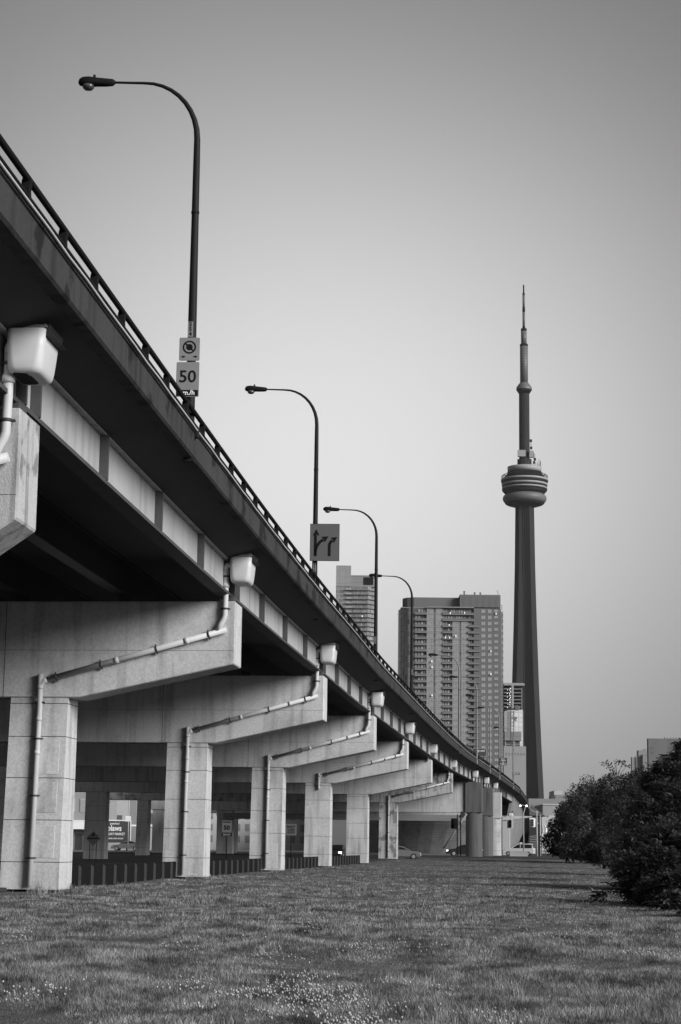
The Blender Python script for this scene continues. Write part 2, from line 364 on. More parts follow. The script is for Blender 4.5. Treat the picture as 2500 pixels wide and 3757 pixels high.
for k, y in enumerate(PIERS):
    p, t, n = frame(y); th = math.atan2(t.x, t.y); z0 = gz(y)
    if y in CAPX:
        ce = Vector((CAPX[y], y, 0)) - t*0
        co = COLOFF[y]
        base = ce + n*co - t*.75; base.z = z0
        R_ = thing('bridge_pier', pier_labels[y], 'bridge pier', base, -th, 'concrete piers carrying the elevated highway')
        cm = M['rough_concrete'] if k in (0, 6) else M['concrete']
        zc, ze, zt = 6.22-z0, 7.34-z0, 9.42-z0
        # cap beam: deep over the column, tapering along the arm
        m = MB(); m.prism([(co,ze),(.35 if k else co-1.62,zc),(-34,zc),(-34,zt),(co,zt)], -.75, .75, 'y'); cb_ = m.build('cap_beam', cm, R_, bevel=.03)
        # cast joint lines on the cap
        for q in ((-2.20, -.754, zc+.01, -2.175, -.74, zt-.02), (-33, -.753, zc+1.56, co-.02, -.74, zc+1.572)):
            m = MB(); m.box(*q); m.build('joint_line', M['groove'], cb_)
        m = MB()
        column(m, 0, 1.93, -.70, .70, 0, zc-.002, .45, [.87, 2.22, 3.58, 4.93, 6.02])
        c_ = m.build('column', [cm, M['groove']], R_)
        if k in (1, 3):   # raised conduit covers and patch outlines cast on the face
            zz = [(1.0,2.05),(2.45,3.45),(3.7,4.8)] if k == 1 else [(.1,1.6)]
            for a, b in zz:
                m = MB(); yy = -.70-.45*(1-a/6.2)
                m.hexa([(-.95, yy-.012, a),(-.2, yy-.012, a),(-.2, yy+.05, a),(-.95, yy+.05, a)],
                       [(-.95, -.70-.45*(1-b/6.2)-.012, b),(-.2, -.70-.45*(1-b/6.2)-.012, b),(-.2, -.70-.45*(1-b/6.2)+.05, b),(-.95, -.70-.45*(1-b/6.2)+.05, b)])
                m.build('repair_patch', cm, c_, bevel=.01)
        if k == 4:
            m = MB(); m.box(-1.13, -1.16, .12, -.86, -.9, .47); m.build('drain_hole', M['ink'], c_)
        # inner column of the same bent
        if k >= 4:
            m = MB(); column(m, -24.6 if k < 6 else -27.5, 1.95 if k < 6 else 1.25, -.7, .7, 0, zc-.002, .3, [.87,2.22,3.58,4.93]); m.build('column', [M['concrete'], M['groove']], R_)
        # bearings
        for q in (.6, 4.0, 7.5, 11, 14.5):
            m = MB(); m.box(co-.41-(q-.6)-.2, -.3, zt+.002, co-.41-(q-.6)+.25, .3, zt+.228); m.build('bearing', M['stiff'], R_)
    else:
        base = p + n*.12 - t*.7; base.z = z0
        R_ = thing('bridge_pier', pier_labels[y], 'bridge pier', base, -th, 'concrete piers carrying the elevated highway')
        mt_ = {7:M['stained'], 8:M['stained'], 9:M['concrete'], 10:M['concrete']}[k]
        zb, zt = 5.72-z0, 9.42-z0
        if k < 10:
            m = MB(); m.box(-2.05, -.95, zb, 0, .8, zt); m.build('cap_block', mt_, R_, bevel=.03)
            m = MB(); m.prism([(-2.054,zb),(-42,zb),(-42,zt),(-2.054,zt)], -.7, .7, 'y'); m.build('cap_beam', M['concrete'], R_, bevel=.03)
            # column: front is a shallow half round
            sec = [(-2.0,.78),(-2.0,-.55)] + [(-2.0+1.95*(i/10), -.55-.34*math.sin(PI*i/10)) for i in range(1,10)] + [(-.05,-.55),(-.05,.78)]
            m = MB()
            zz = [0, .8, 2.1, 3.4, 4.6, zb-.002]
            for a, b in zip(zz[:-1], zz[1:]):
                m.prism(sec, a+.012, b-.012, 'z')
            m.cur = 1
            for a in zz[1:-1]: m.prism([(x*.985-.015, yy*.97) for x, yy in sec], a-.013, a+.013, 'z')
            c_ = m.build('column', [mt_, M['groove']], R_)
            for xa, xb in {7:((-33.0,-31.0),(-41.2,-39.8)), 8:((-36,-34.8),), 9:((-28,-26.5),)}[k]:
                m = MB(); m.box(xa, -.6, 0, xb, .6, zb-.002); m.build('column', M['concrete'], R_, bevel=.02)
            if k == 7:
                m = MB(); m.box(-32, -1.15, zb-.62, -2.1, -.72, zb-.32); m.box(-32, -1.3, zb-1.05, -2.1, -.72, zb-.64); m.build('utility_duct', M['far3'], R_)
                m = MB(); m.box(-2.6, -1.25, zb-.7, -2.06, -.8, zb+.1); m.build('bracket', M['clamp'], R_)
        else:
            m = MB(); m.box(-1.3, -.7, 0, .2, .7, 5.3); m.build('column', M['far2'], R_, bevel=.02)
            m = MB(); m.prism([(3.6,5.9),(-1.6,5.302),(-20,5.302),(-20,6.1),(3.6,6.1)], -.7, .7, 'y'); m.build('cap_beam', M['concrete'], R_, bevel=.02)
            m = MB(); m.box(-20, -.5, 6.104, -6, .5, 9.3); m.build('upper_wall', M['concrete'], R_)

# ------------------------------------------------------------------ scupper tanks and drain pipes, one set hung at each pier
def clamp_at(mb, p, d, r):
    d = Vector(d).normalized(); p = Vector(p)
    s = d.cross(Vector((0,1,0))).normalized()
    mb.tube([p-d*.03, p+d*.03], r+.014, 12)
    mb.box(-.022, .0, -.16, .022, .08, .16, Matrix.Translation(p) @ Matrix(((d.x, 0, s.x, 0), (0,1,0,0), (d.z, 0, s.z, 0), (0,0,0,1))))
drain_labels = ['large white drain tank at the upper left edge, its underside stained black',
 'white drain tank and diagonal pipe on the nearest full pier',
 'white drain tank and diagonal pipe on the second full pier from the left',
 'white drain tank and diagonal pipe on the third full pier, ending at the grass',
 'white drain tank with diagonal pipe stopping short above the small black hole',
 'white drain tank with only a short spout over the plain wide pier',
 'white drain tank with thin pipe down the stained blotchy pier',
 'small white drain tank over the darkest stained straddle pier',
 'small white drain tank over the dark streaked straddle pier',
 'small white drain tank over the paler straddle pier',
 'small tapered white drain tank hung low beside the traffic signal']
for k, y in enumerate(PIERS):
    p, t, n = frame(y); th = math.atan2(t.x, t.y)
    if y in CAPX: org = Vector((CAPX[y], y, 0))
    else: org = p + n*1.15
    org = org - t*(1.5 if y in CAPX else .95)
    T_ = thing('drain_tank', drain_labels[k], 'drain tank', org, -th, 'white drain tanks and pipes at the highway piers')
    # origin: front face of the cap, at its outer end. x outward, -y to the camera
    zo = 0 if k < 10 else -3.9
    xo = (-.05 if k == 0 else 0) if k < 10 else 1.2
    def rr(x0, x1, y0, y1, z, r=.10, seg=5):
        r *= 1.7
        pts = []
        for cx, cy, a0 in ((x1-r, y1-r, 0), (x0+r, y1-r, PI/2), (x0+r, y0+r, PI), (x1-r, y0+r, 3*PI/2)):
            for i in range(seg+1):
                a = a0 + (PI/2)*i/seg; pts.append((cx+r*math.cos(a)+xo, cy+r*math.sin(a), z+zo))
        return pts
    m = MB()
    m.loft([rr(.01,.37,-.25,.52,9.975,.10), rr(-.07,.445,-.35,.62,9.99,.10), rr(-.12,.485,-.41,.67,10.03,.10), rr(-.145,.505,-.435,.69,10.10,.10), rr(-.155,.52,-.445,.705,10.22,.09), rr(-.165,.545,-.455,.72,10.5,.08), rr(-.17,.57,-.46,.74,10.82,.08)], smooth=True)
    tk = m.build('tank', M['tank'], T_)
    if k == 0:
        m = MB(); m.loft([rr(.0,.26,-.25,.45,9.968,.08), rr(-.06,.30,-.345,.55,9.985,.09), rr(-.108,.26,-.398,.5,10.03,.09), rr(-.12,.17,-.408,.4,10.05,.08)], smooth=True); m.build('grime_stain', M['dirt'], tk)
    m = MB(); m.box(-1.05+xo, -.20, 10.86+zo, .52+xo, .35, 10.96+zo); m.box(.46+xo, -.35, 10.70+zo, .50+xo, .35, 10.86+zo)
    m.box(.36+xo, -.1, 10.964+zo, .48+xo, .15, 11.12+zo)
    m.build('bracket', M['concrete'] if k < 3 else M['fascia'], T_, bevel=.01)
    m = MB(); m.hexa([(.53+xo,-.35,10.66+zo),(.56+xo,-.35,10.66+zo),(.56+xo,.75,10.66+zo),(.53+xo,.75,10.66+zo)],
                     [(.60+xo,-.35,10.92+zo),(.62+xo,-.35,10.92+zo),(.62+xo,.75,10.92+zo),(.60+xo,.75,10.92+zo)])
    m.add([(.545+xo,-.36,10.88+zo),(.70+xo,-.36,10.69+zo),(.565+xo,-.36,10.68+zo),(.545+xo,.7,10.88+zo),(.70+xo,.7,10.69+zo),(.565+xo,.7,10.68+zo)], [(0,1,2),(3,5,4),(0,3,4,1),(1,4,5,2),(2,5,3,0)])
    m.build('tank_flap', M['darksteel'], T_)
    yp = -.14; r = .092
    CL = []; pp = MB(); cg = MB()
    if k < 7:
        xt = -.30; xb = -.30
        pp.tube([(-.12, -.2, 10.58),(-.2,-.2,10.60),(-.275,-.19,10.585),(-.31,-.18,10.52),(-.315,-.17,10.42)], [r,r,r*1.02,r*1.02,r], 14)
        if k == 5:
            pp.tube([(xt,yp,10.43),(xt-.02,yp,9.3)], r, 14)
        else:
            pp.tube([(-.315,-.17,10.43),(-.315,yp,9.6),(-.33,yp,8.93),(-.36,yp,8.82),(-.46,yp,8.64),(-.56,yp,8.42)], r, 14)
            cg.tube([(-.315,-.155,10.0),(-.315,-.15,9.86)], r*1.32, 14)
        cl2 = [(-.315,-.165,10.22,(0,0,1))]
        if k != 5: cl2 += [(-.325,yp,9.15,(0,0,1))]
        if k != 5:
            a = Vector((-.26, yp, 8.46)); b = Vector((-6.21+.0, yp, 6.80)); d = (b-a).normalized()
            if k >= 3: b.x -= (COLOFF[y]-5.52); b.x += .02
            pp.tube([a, b], r, 14)
            pp.tube([b, b+Vector((-.10,0,-.05)), b+Vector((-.20,0,-.17)), b+Vector((-.22,0,-.32))], r*1.0, 14)
            xb = b.x-.22
            foot = {0:.1,1:.12,2:.12,3:.14,4:5.75,6:.35}[k]
            def yf(z): return yp - .45*max(0, (6.2-z)/6.2) + (.05 if z < 6.2 else 0)
            pp.tube([(xb, yp, 6.98),(xb, yp, 6.3),(xb, yf(5.9)-.0, 5.9),(xb, yf(foot), foot)], r, 14)
            L_ = (a-b).length
            for q in (.035,.16,.49,.79): cl2.append((*(a+(b-a)*[.1,.39,.70,.95][int(q>.1)+int(q>.4)+int(q>.7)]), d))
            for q in (.21,.60): cg.tube([a+d*L_*q, a+d*(L_*q+.16)], r*1.12, 14)
            zz = [6.05,4.85,3.0,1.0]
            for z in zz:
                if z > foot: cl2.append((xb, yf(z), z, (0,0,1)))
            for z in (5.55, 4.45, 6.6):
                if z > foot: cg.tube([(xb, yf(z), z),(xb, yf(z-.12), z-.12)], r*1.12, 14)
        for q in cl2:
            cl = MB(); clamp_at(cl, q[:3], q[3], r); CL.append(cl)
        cl = MB()
    else:
        pp.tube([(-.05+xo,-.2,10.0+zo),(-.05+xo,-.2,9.5+zo)], .07, 10)
    if cg.v:
        n0 = len(pp.v); pp.v += cg.v; pp.f += [tuple(i+n0 for i in f) for f in cg.f]; pp.sm += cg.sm; pp.mi += cg.mi
    pr = pp.build('pipe', M['pipe'], T_)
    if k == 0: pr.location.x = .10
    for cl in CL: cl.build('pipe_clamp', M['clamp'], pr)

# ------------------------------------------------------------------ street lamps along the parapet
lampY = [46.9, 80.7, 110.6, 138.4, 196.3, 221.9, 248.7, 271.0, 316.0]
lamp_labels = ['tall curved street lamp nearest the camera, carrying the 50 km/h sign',
 'street lamp carrying the square arrow sign board',
 'street lamp standing in front of the stepped grey tower block',
 'street lamp standing at the left end of the wide apartment tower',
 'largest of the far lamps standing before the middle of the apartment tower',
 'far street lamp between the two in front of the wide apartment tower',
 'far street lamp in front of the brick windows of the apartment tower',
 'far street lamp at the right corner of the apartment tower',
 'farthest street lamp on the highway, in front of the plain block by the tall tower']
def make_lamp():
    T_ = thing('street_lamp', 'x', 'street lamp', (0,0,0))
    top = 21.2 - 11.0
    pts = [(0,0,0),(0,0,.25),(0,0,2),(0,0,4),(0,0,6.3),(0,0,8.0),(0,0,top-1.62)]
    rad = [.135,.125,.118,.108,.095,.088,.082]
    for i in range(1, 10):
        a = PI/2*i/9; pts.append((-1.45+1.45*math.cos(a), 0, top-1.62+1.58*math.sin(a))); rad.append(.082-.045*i/9)
    pts += [(-1.9,0,top-.02),(-2.32,0,top)]; rad += [.033,.030]
    m = MB(); m.tube(pts, rad, 14); pl = m.build('pole', M['pole'], T_)
    m = MB(); m.tube([(0,0,6.55),(0,0,6.62)], .105, 14); m.box(-.15,-.15,.0,.15,.15,.04)
    m.build('collar', M['pole'], pl)
    # cobra head
    secs = []
    for x, w, zu, zd in ((-2.22,.05,.05,-.05),(-2.28,.085,.09,-.10),(-2.45,.10,.11,-.11),(-2.70,.13,.14,-.10),(-2.92,.16,.175,-.10),(-3.08,.14,.17,-.09),(-3.17,.09,.12,-.06),(-3.20,.03,.05,-.01)):
        secs.append([(x, w*math.cos(a), top + (zu if math.sin(a) > 0 else -zd)*math.sin(a)) for a in [2*PI*j/16 for j in range(16)]])
    m = MB(); m.loft(secs, smooth=True); m.tube([(-2.78,0,top+.13),(-2.78,0,top+.22)], .035, 8)
    hd = m.build('lamp_head', M['rail'], T_)
    m = MB(); m.lathe([(.02,-.205),(.10,-.19),(.15,-.14),(.165,-.07)], 18, (-2.93,0,top)); m.build('lens', M['lamp_lens'], hd)
    m = MB(); m.box(.12,-.1,.62,.24,.08,.90); m.build('junction_box', M['pole'], T_, bevel=.01)
    return T_
def copy_tree(o, parent=None):
    c = o.copy(); C.objects.link(c)
    if parent is not None: c.parent = parent
    for ch in list(o.children): copy_tree(ch, c)
    return c
LX = [-3.85,-1.08,2.15,5.34,12.5,16.2,19.85,23.0,29.1]
L0 = make_lamp(); lamps = []
for i, y in enumerate(lampY):
    o = L0 if i == 0 else copy_tree(L0)
    p, t, n = frame(y); th = math.atan2(t.x, t.y)
    o.location = Vector((LX[i], y, 11.0)); o.rotation_euler = (0, 0, -th)
    tag(o, lamp_labels[i], 'street lamp', 'curved street lamps along the highway'); lamps.append(o)
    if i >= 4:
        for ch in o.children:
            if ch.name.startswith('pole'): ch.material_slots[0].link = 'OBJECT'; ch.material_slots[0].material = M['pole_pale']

# ------------------------------------------------------------------ signs
def sign_plate(root, w, h, face, edge=None, round_=.03, th=.004, loc=(0,0,0)):
    def rrect(w, h, r, z=0):
        pts = []
        for cx, cz, a0 in ((w/2-r, h/2-r, 0), (-w/2+r, h/2-r, PI/2), (-w/2+r, -h/2+r, PI), (w/2-r, -h/2+r, 3*PI/2)):
            for i in range(4):
                a = a0 + PI/2*i/3; pts.append((cx+r*math.cos(a)+loc[0], cz+r*math.sin(a)+loc[2]))
        return pts
    m = MB(); m.prism(rrect(w, h, round_), loc[1]-th, loc[1]+.01, 'y'); pl = m.build('plate', edge or M['ink'], root)
    m = MB(); m.prism(rrect(w-.03, h-.03, max(.01, round_-.01)), loc[1]-th-.004, loc[1]-th-.0005, 'y'); m.build('face', face, pl)
    return pl
def arrow2d(cx, cz, pts_list):
    pass
def flat(mb, pts, y0, y1): mb.prism(pts, y0, y1, 'y')
lp = lamps[0].location; Ys = lampY[0] - .35
# no stopping sign
c = W(696, 1281, Ys); T_ = thing('parking_sign', 'small square no stopping sign above the 50 km/h sign on the nearest lamp', 'sign', c, R(-3))
pl = sign_plate(T_, .52, .60, M['sign'], M['sign'])
m = MB()
ring = [(.17*math.cos(2*PI*i/28), .05+.17*math.sin(2*PI*i/28)) for i in range(28)]; ring2 = [(.132*math.cos(2*PI*i/28), .05+.132*math.sin(2*PI*i/28)) for i in range(28)]
vs = [(x, -.014, z) for x, z in ring] + [(x, -.014, z) for x, z in ring2]
m.add(vs, [(i, (i+1) % 28, 28+(i+1) % 28, 28+i) for i in range(28)])
m.prism([(-.115,.135),(-.09,.16),(.115,-.035),(.09,-.06)], -.0145, -.0125, 'y')
ring3 = [(.088*math.cos(PI/8+2*PI*i/8), .05+.088*math.sin(PI/8+2*PI*i/8)) for i in range(8)]
m.prism(ring3, -.012, -.0105, 'y')
for s in (-1, 1): m.prism([(s*.21,-.20),(s*.14,-.16),(s*.15,-.19),(s*.10,-.185),(s*.10,-.215),(s*.15,-.21),(s*.14,-.24)], -.012, -.0105, 'y')
m.build('symbol', M['ink'], pl)
c = W(689, 1392, Ys); T_ = thing('speed_limit_sign', 'speed limit sign reading 50 km./h with black lower band on the nearest lamp', 'sign', c, R(-3))
pl = sign_plate(T_, .58, .90, M['sign'], M['sign'])
text_mesh('number', '50', .44, M['ink'], pl, (0, -.012, .06), bold=.004, sx=1.02)
m = MB(); m.box(-.272,-.0125,-.43,.272,-.0095,-.275); m.build('lower_band', M['ink'], pl)
text_mesh('unit', 'km./h', .17, M['ink_white'], pl, (0, -.016, -.35), bold=.003)
# pole numbers
for i, s, uv in ((0,'5\n5\n4',(700,1208)), (1,'5\n5\n6',(1155,2080)), (2,'5\n5\n8',(1377,2348)), (3,'5\n6\n0',(1513,2465))):
    y = lampY[i]-.17; c = W(uv[0], uv[1], y)
    T_ = thing('pole_number', 'narrow vertical number plate on the %s' % ['nearest street lamp above its signs','lamp pole below the square arrow sign','third lamp pole in front of the grey tower block','lamp pole at the left end of the apartment tower'][i], 'number plate', c, R(-3))
    m = MB(); m.box(-.065,-.012,-.20,.065,0,.20); pl = m.build('plate', M['sign'], T_)
    text_mesh('digits', s, .15, M['ink'], pl, (0,-.014,0), bold=.004, spacing=.85)
# lane arrow board on the second lamp
Ys = lampY[1]-.35; c = W(1192, 1990, Ys); T_ = thing('lane_arrow_sign', 'grey square lane sign with black straight and curving arrows on a lamp pole', 'sign', c, R(-2))
pl = sign_plate(T_, 1.27, 1.62, M['signdark'], M['ink'], .02)
def thick(path, w):
    L_ = []; R2 = []
    for i, (x, z) in enumerate(path):
        a = Vector(path[max(0, i-1)]); b = Vector(path[min(len(path)-1, i+1)]); d = (b-a).normalized(); n_ = Vector((-d.y, d.x))*w/2
        L_.append((x+n_.x, z+n_.y)); R2.append((x-n_.x, z-n_.y))
    return L_, R2
m = MB()
def strip(path, w):
    a, b = thick(path, w); n_ = len(path)
    m.add([(x,-.013,z) for x, z in a]+[(x,-.013,z) for x, z in b], [(i, i+1, n_+i+1, n_+i) for i in range(n_-1)])
def head(x, z, ang, s):
    pts = [(0,s*1.1),(-s*.75,-s*.35),(0,-s*.12),(s*.75,-s*.35)]; ca, sa = math.cos(ang), math.sin(ang)
    q = [(x+ca*a-sa*b, z+sa*a+ca*b) for a, b in pts]; m.add([(a,-.0132,b) for a, b in q], [(0,1,2),(0,2,3)])
strip([(-.40,-.60),(-.40,.32)], .125); head(-.37,.36,0,.20)
strip([(-.40,-.60),(-.39,-.36),(-.34,-.18),(-.22,0),(-.06,.12)], .125); head(-.02,.15,R(-58),.20)
strip([(.20,-.60),(.20,-.12),(.24,0),(.33,.08)], .125); head(.37,.12,R(-55),.19)
m.build('arrows', M['ink'], pl)
# guide signs further along
c = W(1846.5, 2794, 262); T_ = thing('guide_sign', 'small dark square guide sign to the centre, on a post above the parapet', 'sign', c, R(-6))
pl = sign_plate(T_, 1.08, 1.02, M['blue_sign'], M['blue_sign'])
text_mesh('lettering', 'Sony\nCentre\nvia\nYonge St', .235, M['ink_white'], pl, (0,-.014,.01), bold=.004, spacing=.95)
m = MB(); m.tube([(-.35,.04,-.5),(-.35,.04,-1.8)], .04, 8); m.build('post', M['pole'], T_)
c = W(1760, 2760, 243); T_ = thing('guide_sign', 'dark guide sign half hidden behind the highway railing and a lamp pole', 'sign', c, R(-6))
pl = sign_plate(T_, 1.75, 1.0, M['blue_sign'], M['ink_white'])
text_mesh('lettering', 'Bay and', .36, M['ink_white'], pl, (.08,-.014,.2), bold=.006)
m = MB(); m.tube([(-.5,.04,-.5),(-.5,.04,-2.0)], .05, 8); m.tube([(.5,.04,-.5),(.5,.04,-2.0)], .05, 8); m.build('post', M['pole'], T_)
c = W(1894, 2839, 315.4); T_ = thing('street_name_sign', 'narrow dark street name sign on the farthest highway lamp', 'sign', c, R(-8))
pl = sign_plate(T_, 1.2, .34, M['blue_sign'], M['blue_sign'], .02); text_mesh('lettering', 'Jarvis St', .27, M['ink_white'], pl, (0,-.014,0), bold=.003)

# ------------------------------------------------------------------ under the deck: barriers, signs on posts
barr = ['dark low ribbed barrier between the nearest column and the second column', 'dark low ribbed barrier between the second and third columns', 'dark low ribbed barrier right of the third column', 'dark low ribbed barrier behind the column with the black hole']
for i in range(4):
    y0, y1 = PIERS[i+1]+1.2, PIERS[i+2]-1.8
    p0 = P(y0) + frame(y0)[2]*7.9; p1 = P(y1) + frame(y1)[2]*7.9; d = (p1-p0); L_ = d.length; th = math.atan2(d.x, d.y)
    T_ = thing('barrier', barr[i], 'barrier', p0, -th, 'low ribbed barriers between the columns')
    m = MB(); m.box(-.06, 0, -.1, .0, L_, .70); m.build('panel', M['ink'], T_)
    n_ = int(L_/2.0)
    for j in range(n_):
        m = MB(); yy = 1+j*2.0; m.prism([(.003,-.1),(.10,-.1),(.10,.62),(.003,.70)], yy, yy+.03, 'y'); m.build('rib', M['stiff'], T_)
c = W(343, 3076, 150); T_ = thing('diamond_sign', 'grey diamond warning sign with an upward arrow on two thin posts under the highway', 'sign', Vector((c.x, c.y, 0)), 0)
m = MB(); z = c.z; m.prism([(0,z-.57),(.57,z),(0,z+.57),(-.57,z)], -.02, 0, 'y'); pl = m.build('plate', M['signdark'], T_)
m = MB(); m.prism([(0,z+.42),(-.16,z+.24),(-.05,z+.24),(-.05,z+.14),(.05,z+.14),(.05,z+.24),(.16,z+.24)], -.03, -.022, 'y'); m.box(-.4,-.028,z-.05,.4,-.022,z+.04); m.build('symbol', M['ink'], pl)
m = MB(); m.tube([(-.26,.02,0),(-.26,.02,z-.28)], .03, 6); m.tube([(.26,.02,0),(.26,.02,z-.28)], .03, 6); m.build('post', M['rail'], T_)
c = W(833, 3040, 112); T_ = thing('speed_limit_sign', 'small MAXIMUM 50 BEGINS sign on a post between the second and third columns', 'sign', Vector((c.x, c.y, 0)), 0)
z = c.z; pl = sign_plate(T_, .60, .72, M['signdark'], M['ink'], .02, loc=(0,0,z+.12))
text_mesh('number', '50', .36, M['ink'], pl, (0,-.014,z+.04), bold=.012); text_mesh('word', 'MAXIMUM', .10, M['ink'], pl, (0,-.014,z+.37), bold=.003)
m = MB(); m.box(-.30,-.01,z-.44,.30,0,z-.26); pb = m.build('lower_plate', M['ink'], T_); text_mesh('word', 'BEGINS', .13, M['sign'], pb, (0,-.014,z-.35), bold=.003)
m = MB(); m.tube([(0,.03,0),(0,.03,z+.4)], .03, 8); m.build('post', M['rail'], T_)
c = W(1069, 3044, 135); T_ = thing('lane_sign', 'RIGHT LANE EXITS sign on a post between the third column and its neighbour', 'sign', Vector((c.x, c.y, 0)), 0)
z = c.z; pl = sign_plate(T_, .78, .80, M['signdark'], M['signdark'], .02, loc=(0,0,z)); text_mesh('lettering', 'RIGHT\nLANE\nEXITS', .20, M['ink'], pl, (0,-.014,z), bold=.005, spacing=1.0)
m = MB(); m.tube([(0,.03,0),(0,.03,z+.3)], .03, 8); m.build('post', M['rail'], T_)
c = W(803, 3190, 92); T_ = thing('debris', 'crumpled pale rag of litter lying against the barrier between the second and third columns', 'litter', (c.x-.1, c.y-4.5, 0))
T_.location = (-6.15, 93.2, 0)
m = MB(); m.loft([[(-.12,0,0),(.10,.02,0),(.12,.1,0),(-.08,.1,0)],[(-.22,0,.22),(-.05,.02,.25),(-.03,.1,.24),(-.2,.1,.2)],[(-.24,.02,.5),(-.14,.0,.52),(-.12,.06,.5),(-.2,.08,.48)]], smooth=True); m.build('rag', M['far1'], T_)

# ------------------------------------------------------------------ exit ramp at the end
RP = [(33.0,344,11.8), tuple(W(1932,2928,372)), tuple(W(1941,2950,392)), tuple(W(1944,2985,410)), tuple(W(1944,3030,428)), tuple(W(1937,3078,446)), tuple(W(1920,3104,470))]
T_ = thing('exit_ramp', 'exit ramp dropping from the far end of the highway with plank-marked side wall', 'ramp', (33,344,0))
def rsec(i, offs):
    p = Vector(RP[i]); a = Vector(RP[max(0,i-1)]); b = Vector(RP[min(len(RP)-1,i+1)]); t = (b-a); t.z = 0; t.normalize(); n_ = Vector((-t.y, t.x, 0))
    return [p + n_*o + Vector((0,0,dz)) for o, dz in offs]
m = MB(); m.loft([rsec(i, [(0,-.65),(0,0),(.35,0),(.35,-.5),(9,-.5),(9,-1.0),(1.2,-1.0)]) for i in range(len(RP))]); m.build('ramp_deck', M['fascia'], T_, (33,344,0))
m = MB(); m.loft([rsec(i, [(.1,.12+.3),(.2,.12+.3),(.2,.3),(.1,.3)]) for i in range(len(RP))]); m.build('rail', M['rail'], T_, (33,344,0))
secs = []
for i in range(len(RP)):
    p = Vector(RP[i]); q = rsec(i, [(1.3,-1.0)])[0]; secs.append([q, Vector((q.x-2.2, q.y, .2)), Vector((q.x-2.6, q.y, .2)), Vector((q.x-.5, q.y, q.z))])
m = MB(); m.loft(secs, smooth=False); m.build('side_wall', M['planks'], T_, (33,344,0))
# big curved plank-marked abutment seen behind the last piers
ab = thing('abutment', 'large curved plank-marked concrete abutment under the far end of the highway', 'abutment', (24, 345, 0))
m = MB(); secs = []
for i in range(13):
    a = i/12; x = 3.0+27.5*a; y = 352 - 6*math.sin(PI*a); secs.append([(x, y, .2), (x+1.2*a, y-2.2-2*math.sin(PI*a), 5.5), (x+1.5*a, y-4.5, 9.2), (x+1.5*a, y+4, 9.2), (x, y+4, .2)])
m.loft(secs); m.build('wall', M['planks'], ab, (24,345,0))

# ------------------------------------------------------------------ ground
def hgt(x, y):
    return gz(y) + .05*np.sin(x*.5+1)*np.cos(y*.31) + .025*np.sin(x*1.7+y*.9) - .05
def grid(name, xs, ys, zf, m_, kind, label=None):
    me = bpy.data.meshes.new(name); X, Y = np.meshgrid(xs, ys); Z = zf(X, Y)
    V = np.stack([X, Y, Z], -1).reshape(-1, 3); nx, ny = len(xs), len(ys)
    me.from_pydata(V.tolist(), [], [(j*nx+i, j*nx+i+1, (j+1)*nx+i+1, (j+1)*nx+i) for j in range(ny-1) for i in range(nx-1)])
    me.polygons.foreach_set('use_smooth', [True]*len(me.polygons)); me.materials.append(m_)
    o = bpy.data.objects.new(name, me); C.objects.link(o); tag(o, label, None, None, kind); return o
gzv = np.vectorize(gz)
def zf(X, Y):
    near = np.clip((400-Y)/200, 0, 1)*np.clip((80-abs(X))/40, 0, 1)
    return gzv(Y) - .03 + near*(.05*np.sin(X*.7+1)*np.cos(Y*.37) + .02*np.sin(X*1.7+Y*.9) - .06)
xs = np.concatenate([[-1390,-900,-500,-200,-100,-60], np.arange(-40, 50, 1.0), [60,90,150,400,900,1390]])
ysg = np.concatenate([[-300,-100,-20], np.arange(-5, 150, 1.0), np.arange(150, 240, 3.0), [260,300,400,600,1000,1400,2010]])
grid('ground', xs, ysg, zf, M['soil'], 'structure', 'rough grassy ground stretching to the horizon')
# road under the deck (left of the barriers) and the cross street
m = MB(); secs = []
for y in np.arange(-60, 400, 6.0):
    p, t, n = frame(min(y, 340)); p = Vector((p.x, y, 0)) if y > 340 else p
    a = p + n*8.3; b = p + n*45; z = gz(y)+.05; secs.append([(a.x,a.y,z),(b.x,b.y,z),(b.x,b.y,z-.12),(a.x,a.y,z-.12)])
m.loft(secs); o = m.build('road', M['asphalt'], None); tag(o, 'dark road surface under the elevated highway', None, None, 'structure')
m = MB(); m.box(-30.2, 222, .2, 60, 262, .42); m.box(20,262.01,.2,60,420,.418); o = m.build('cross_street', M['asphalt'], None); tag(o, 'cross street running past the far piers', None, None, 'structure')
m = MB(); m.box(-70,222,.1,-30.21,420,.41); m.box(-30.2,262.01,.1,19.99,420,.405); o = m.build('pavement', M['far3'], None); tag(o, 'paved ground in front of the far buildings', None, None, 'structure')

def fz(x, y):
    near = np.clip((400-y)/200, 0, 1)*np.clip((80-abs(x))/40, 0, 1)
    t = np.clip((y-185)/40, 0, 1)
    return .35*t*t*(3-2*t) - .03 + near*(.05*np.sin(x*.7+1)*np.cos(y*.37) + .02*np.sin(x*1.7+y*.9) - .06)
def edge_x(y): return np.interp(y, ky, kx)
def raw_mesh(name, V, nf, fv, mt_, parent=None):
    """V (n,3) float, fv flat face indices, nf verts per face"""
    me = bpy.data.meshes.new(name); me.vertices.add(len(V)); me.vertices.foreach_set('co', V.astype(np.float32).ravel())
    k = len(fv)//nf; me.loops.add(len(fv)); me.loops.foreach_set('vertex_index', fv.astype(np.int32))
    me.polygons.add(k); me.polygons.foreach_set('loop_start', np.arange(0, len(fv), nf, dtype=np.int32)); me.polygons.foreach_set('loop_total', np.full(k, nf, dtype=np.int32))
    me.update(calc_edges=True); me.validate(); me.materials.append(mt_)
    o = bpy.data.objects.new(name, me); C.objects.link(o)
    if parent is not None: o.parent = parent
    return o
rs = np.random.RandomState(3)
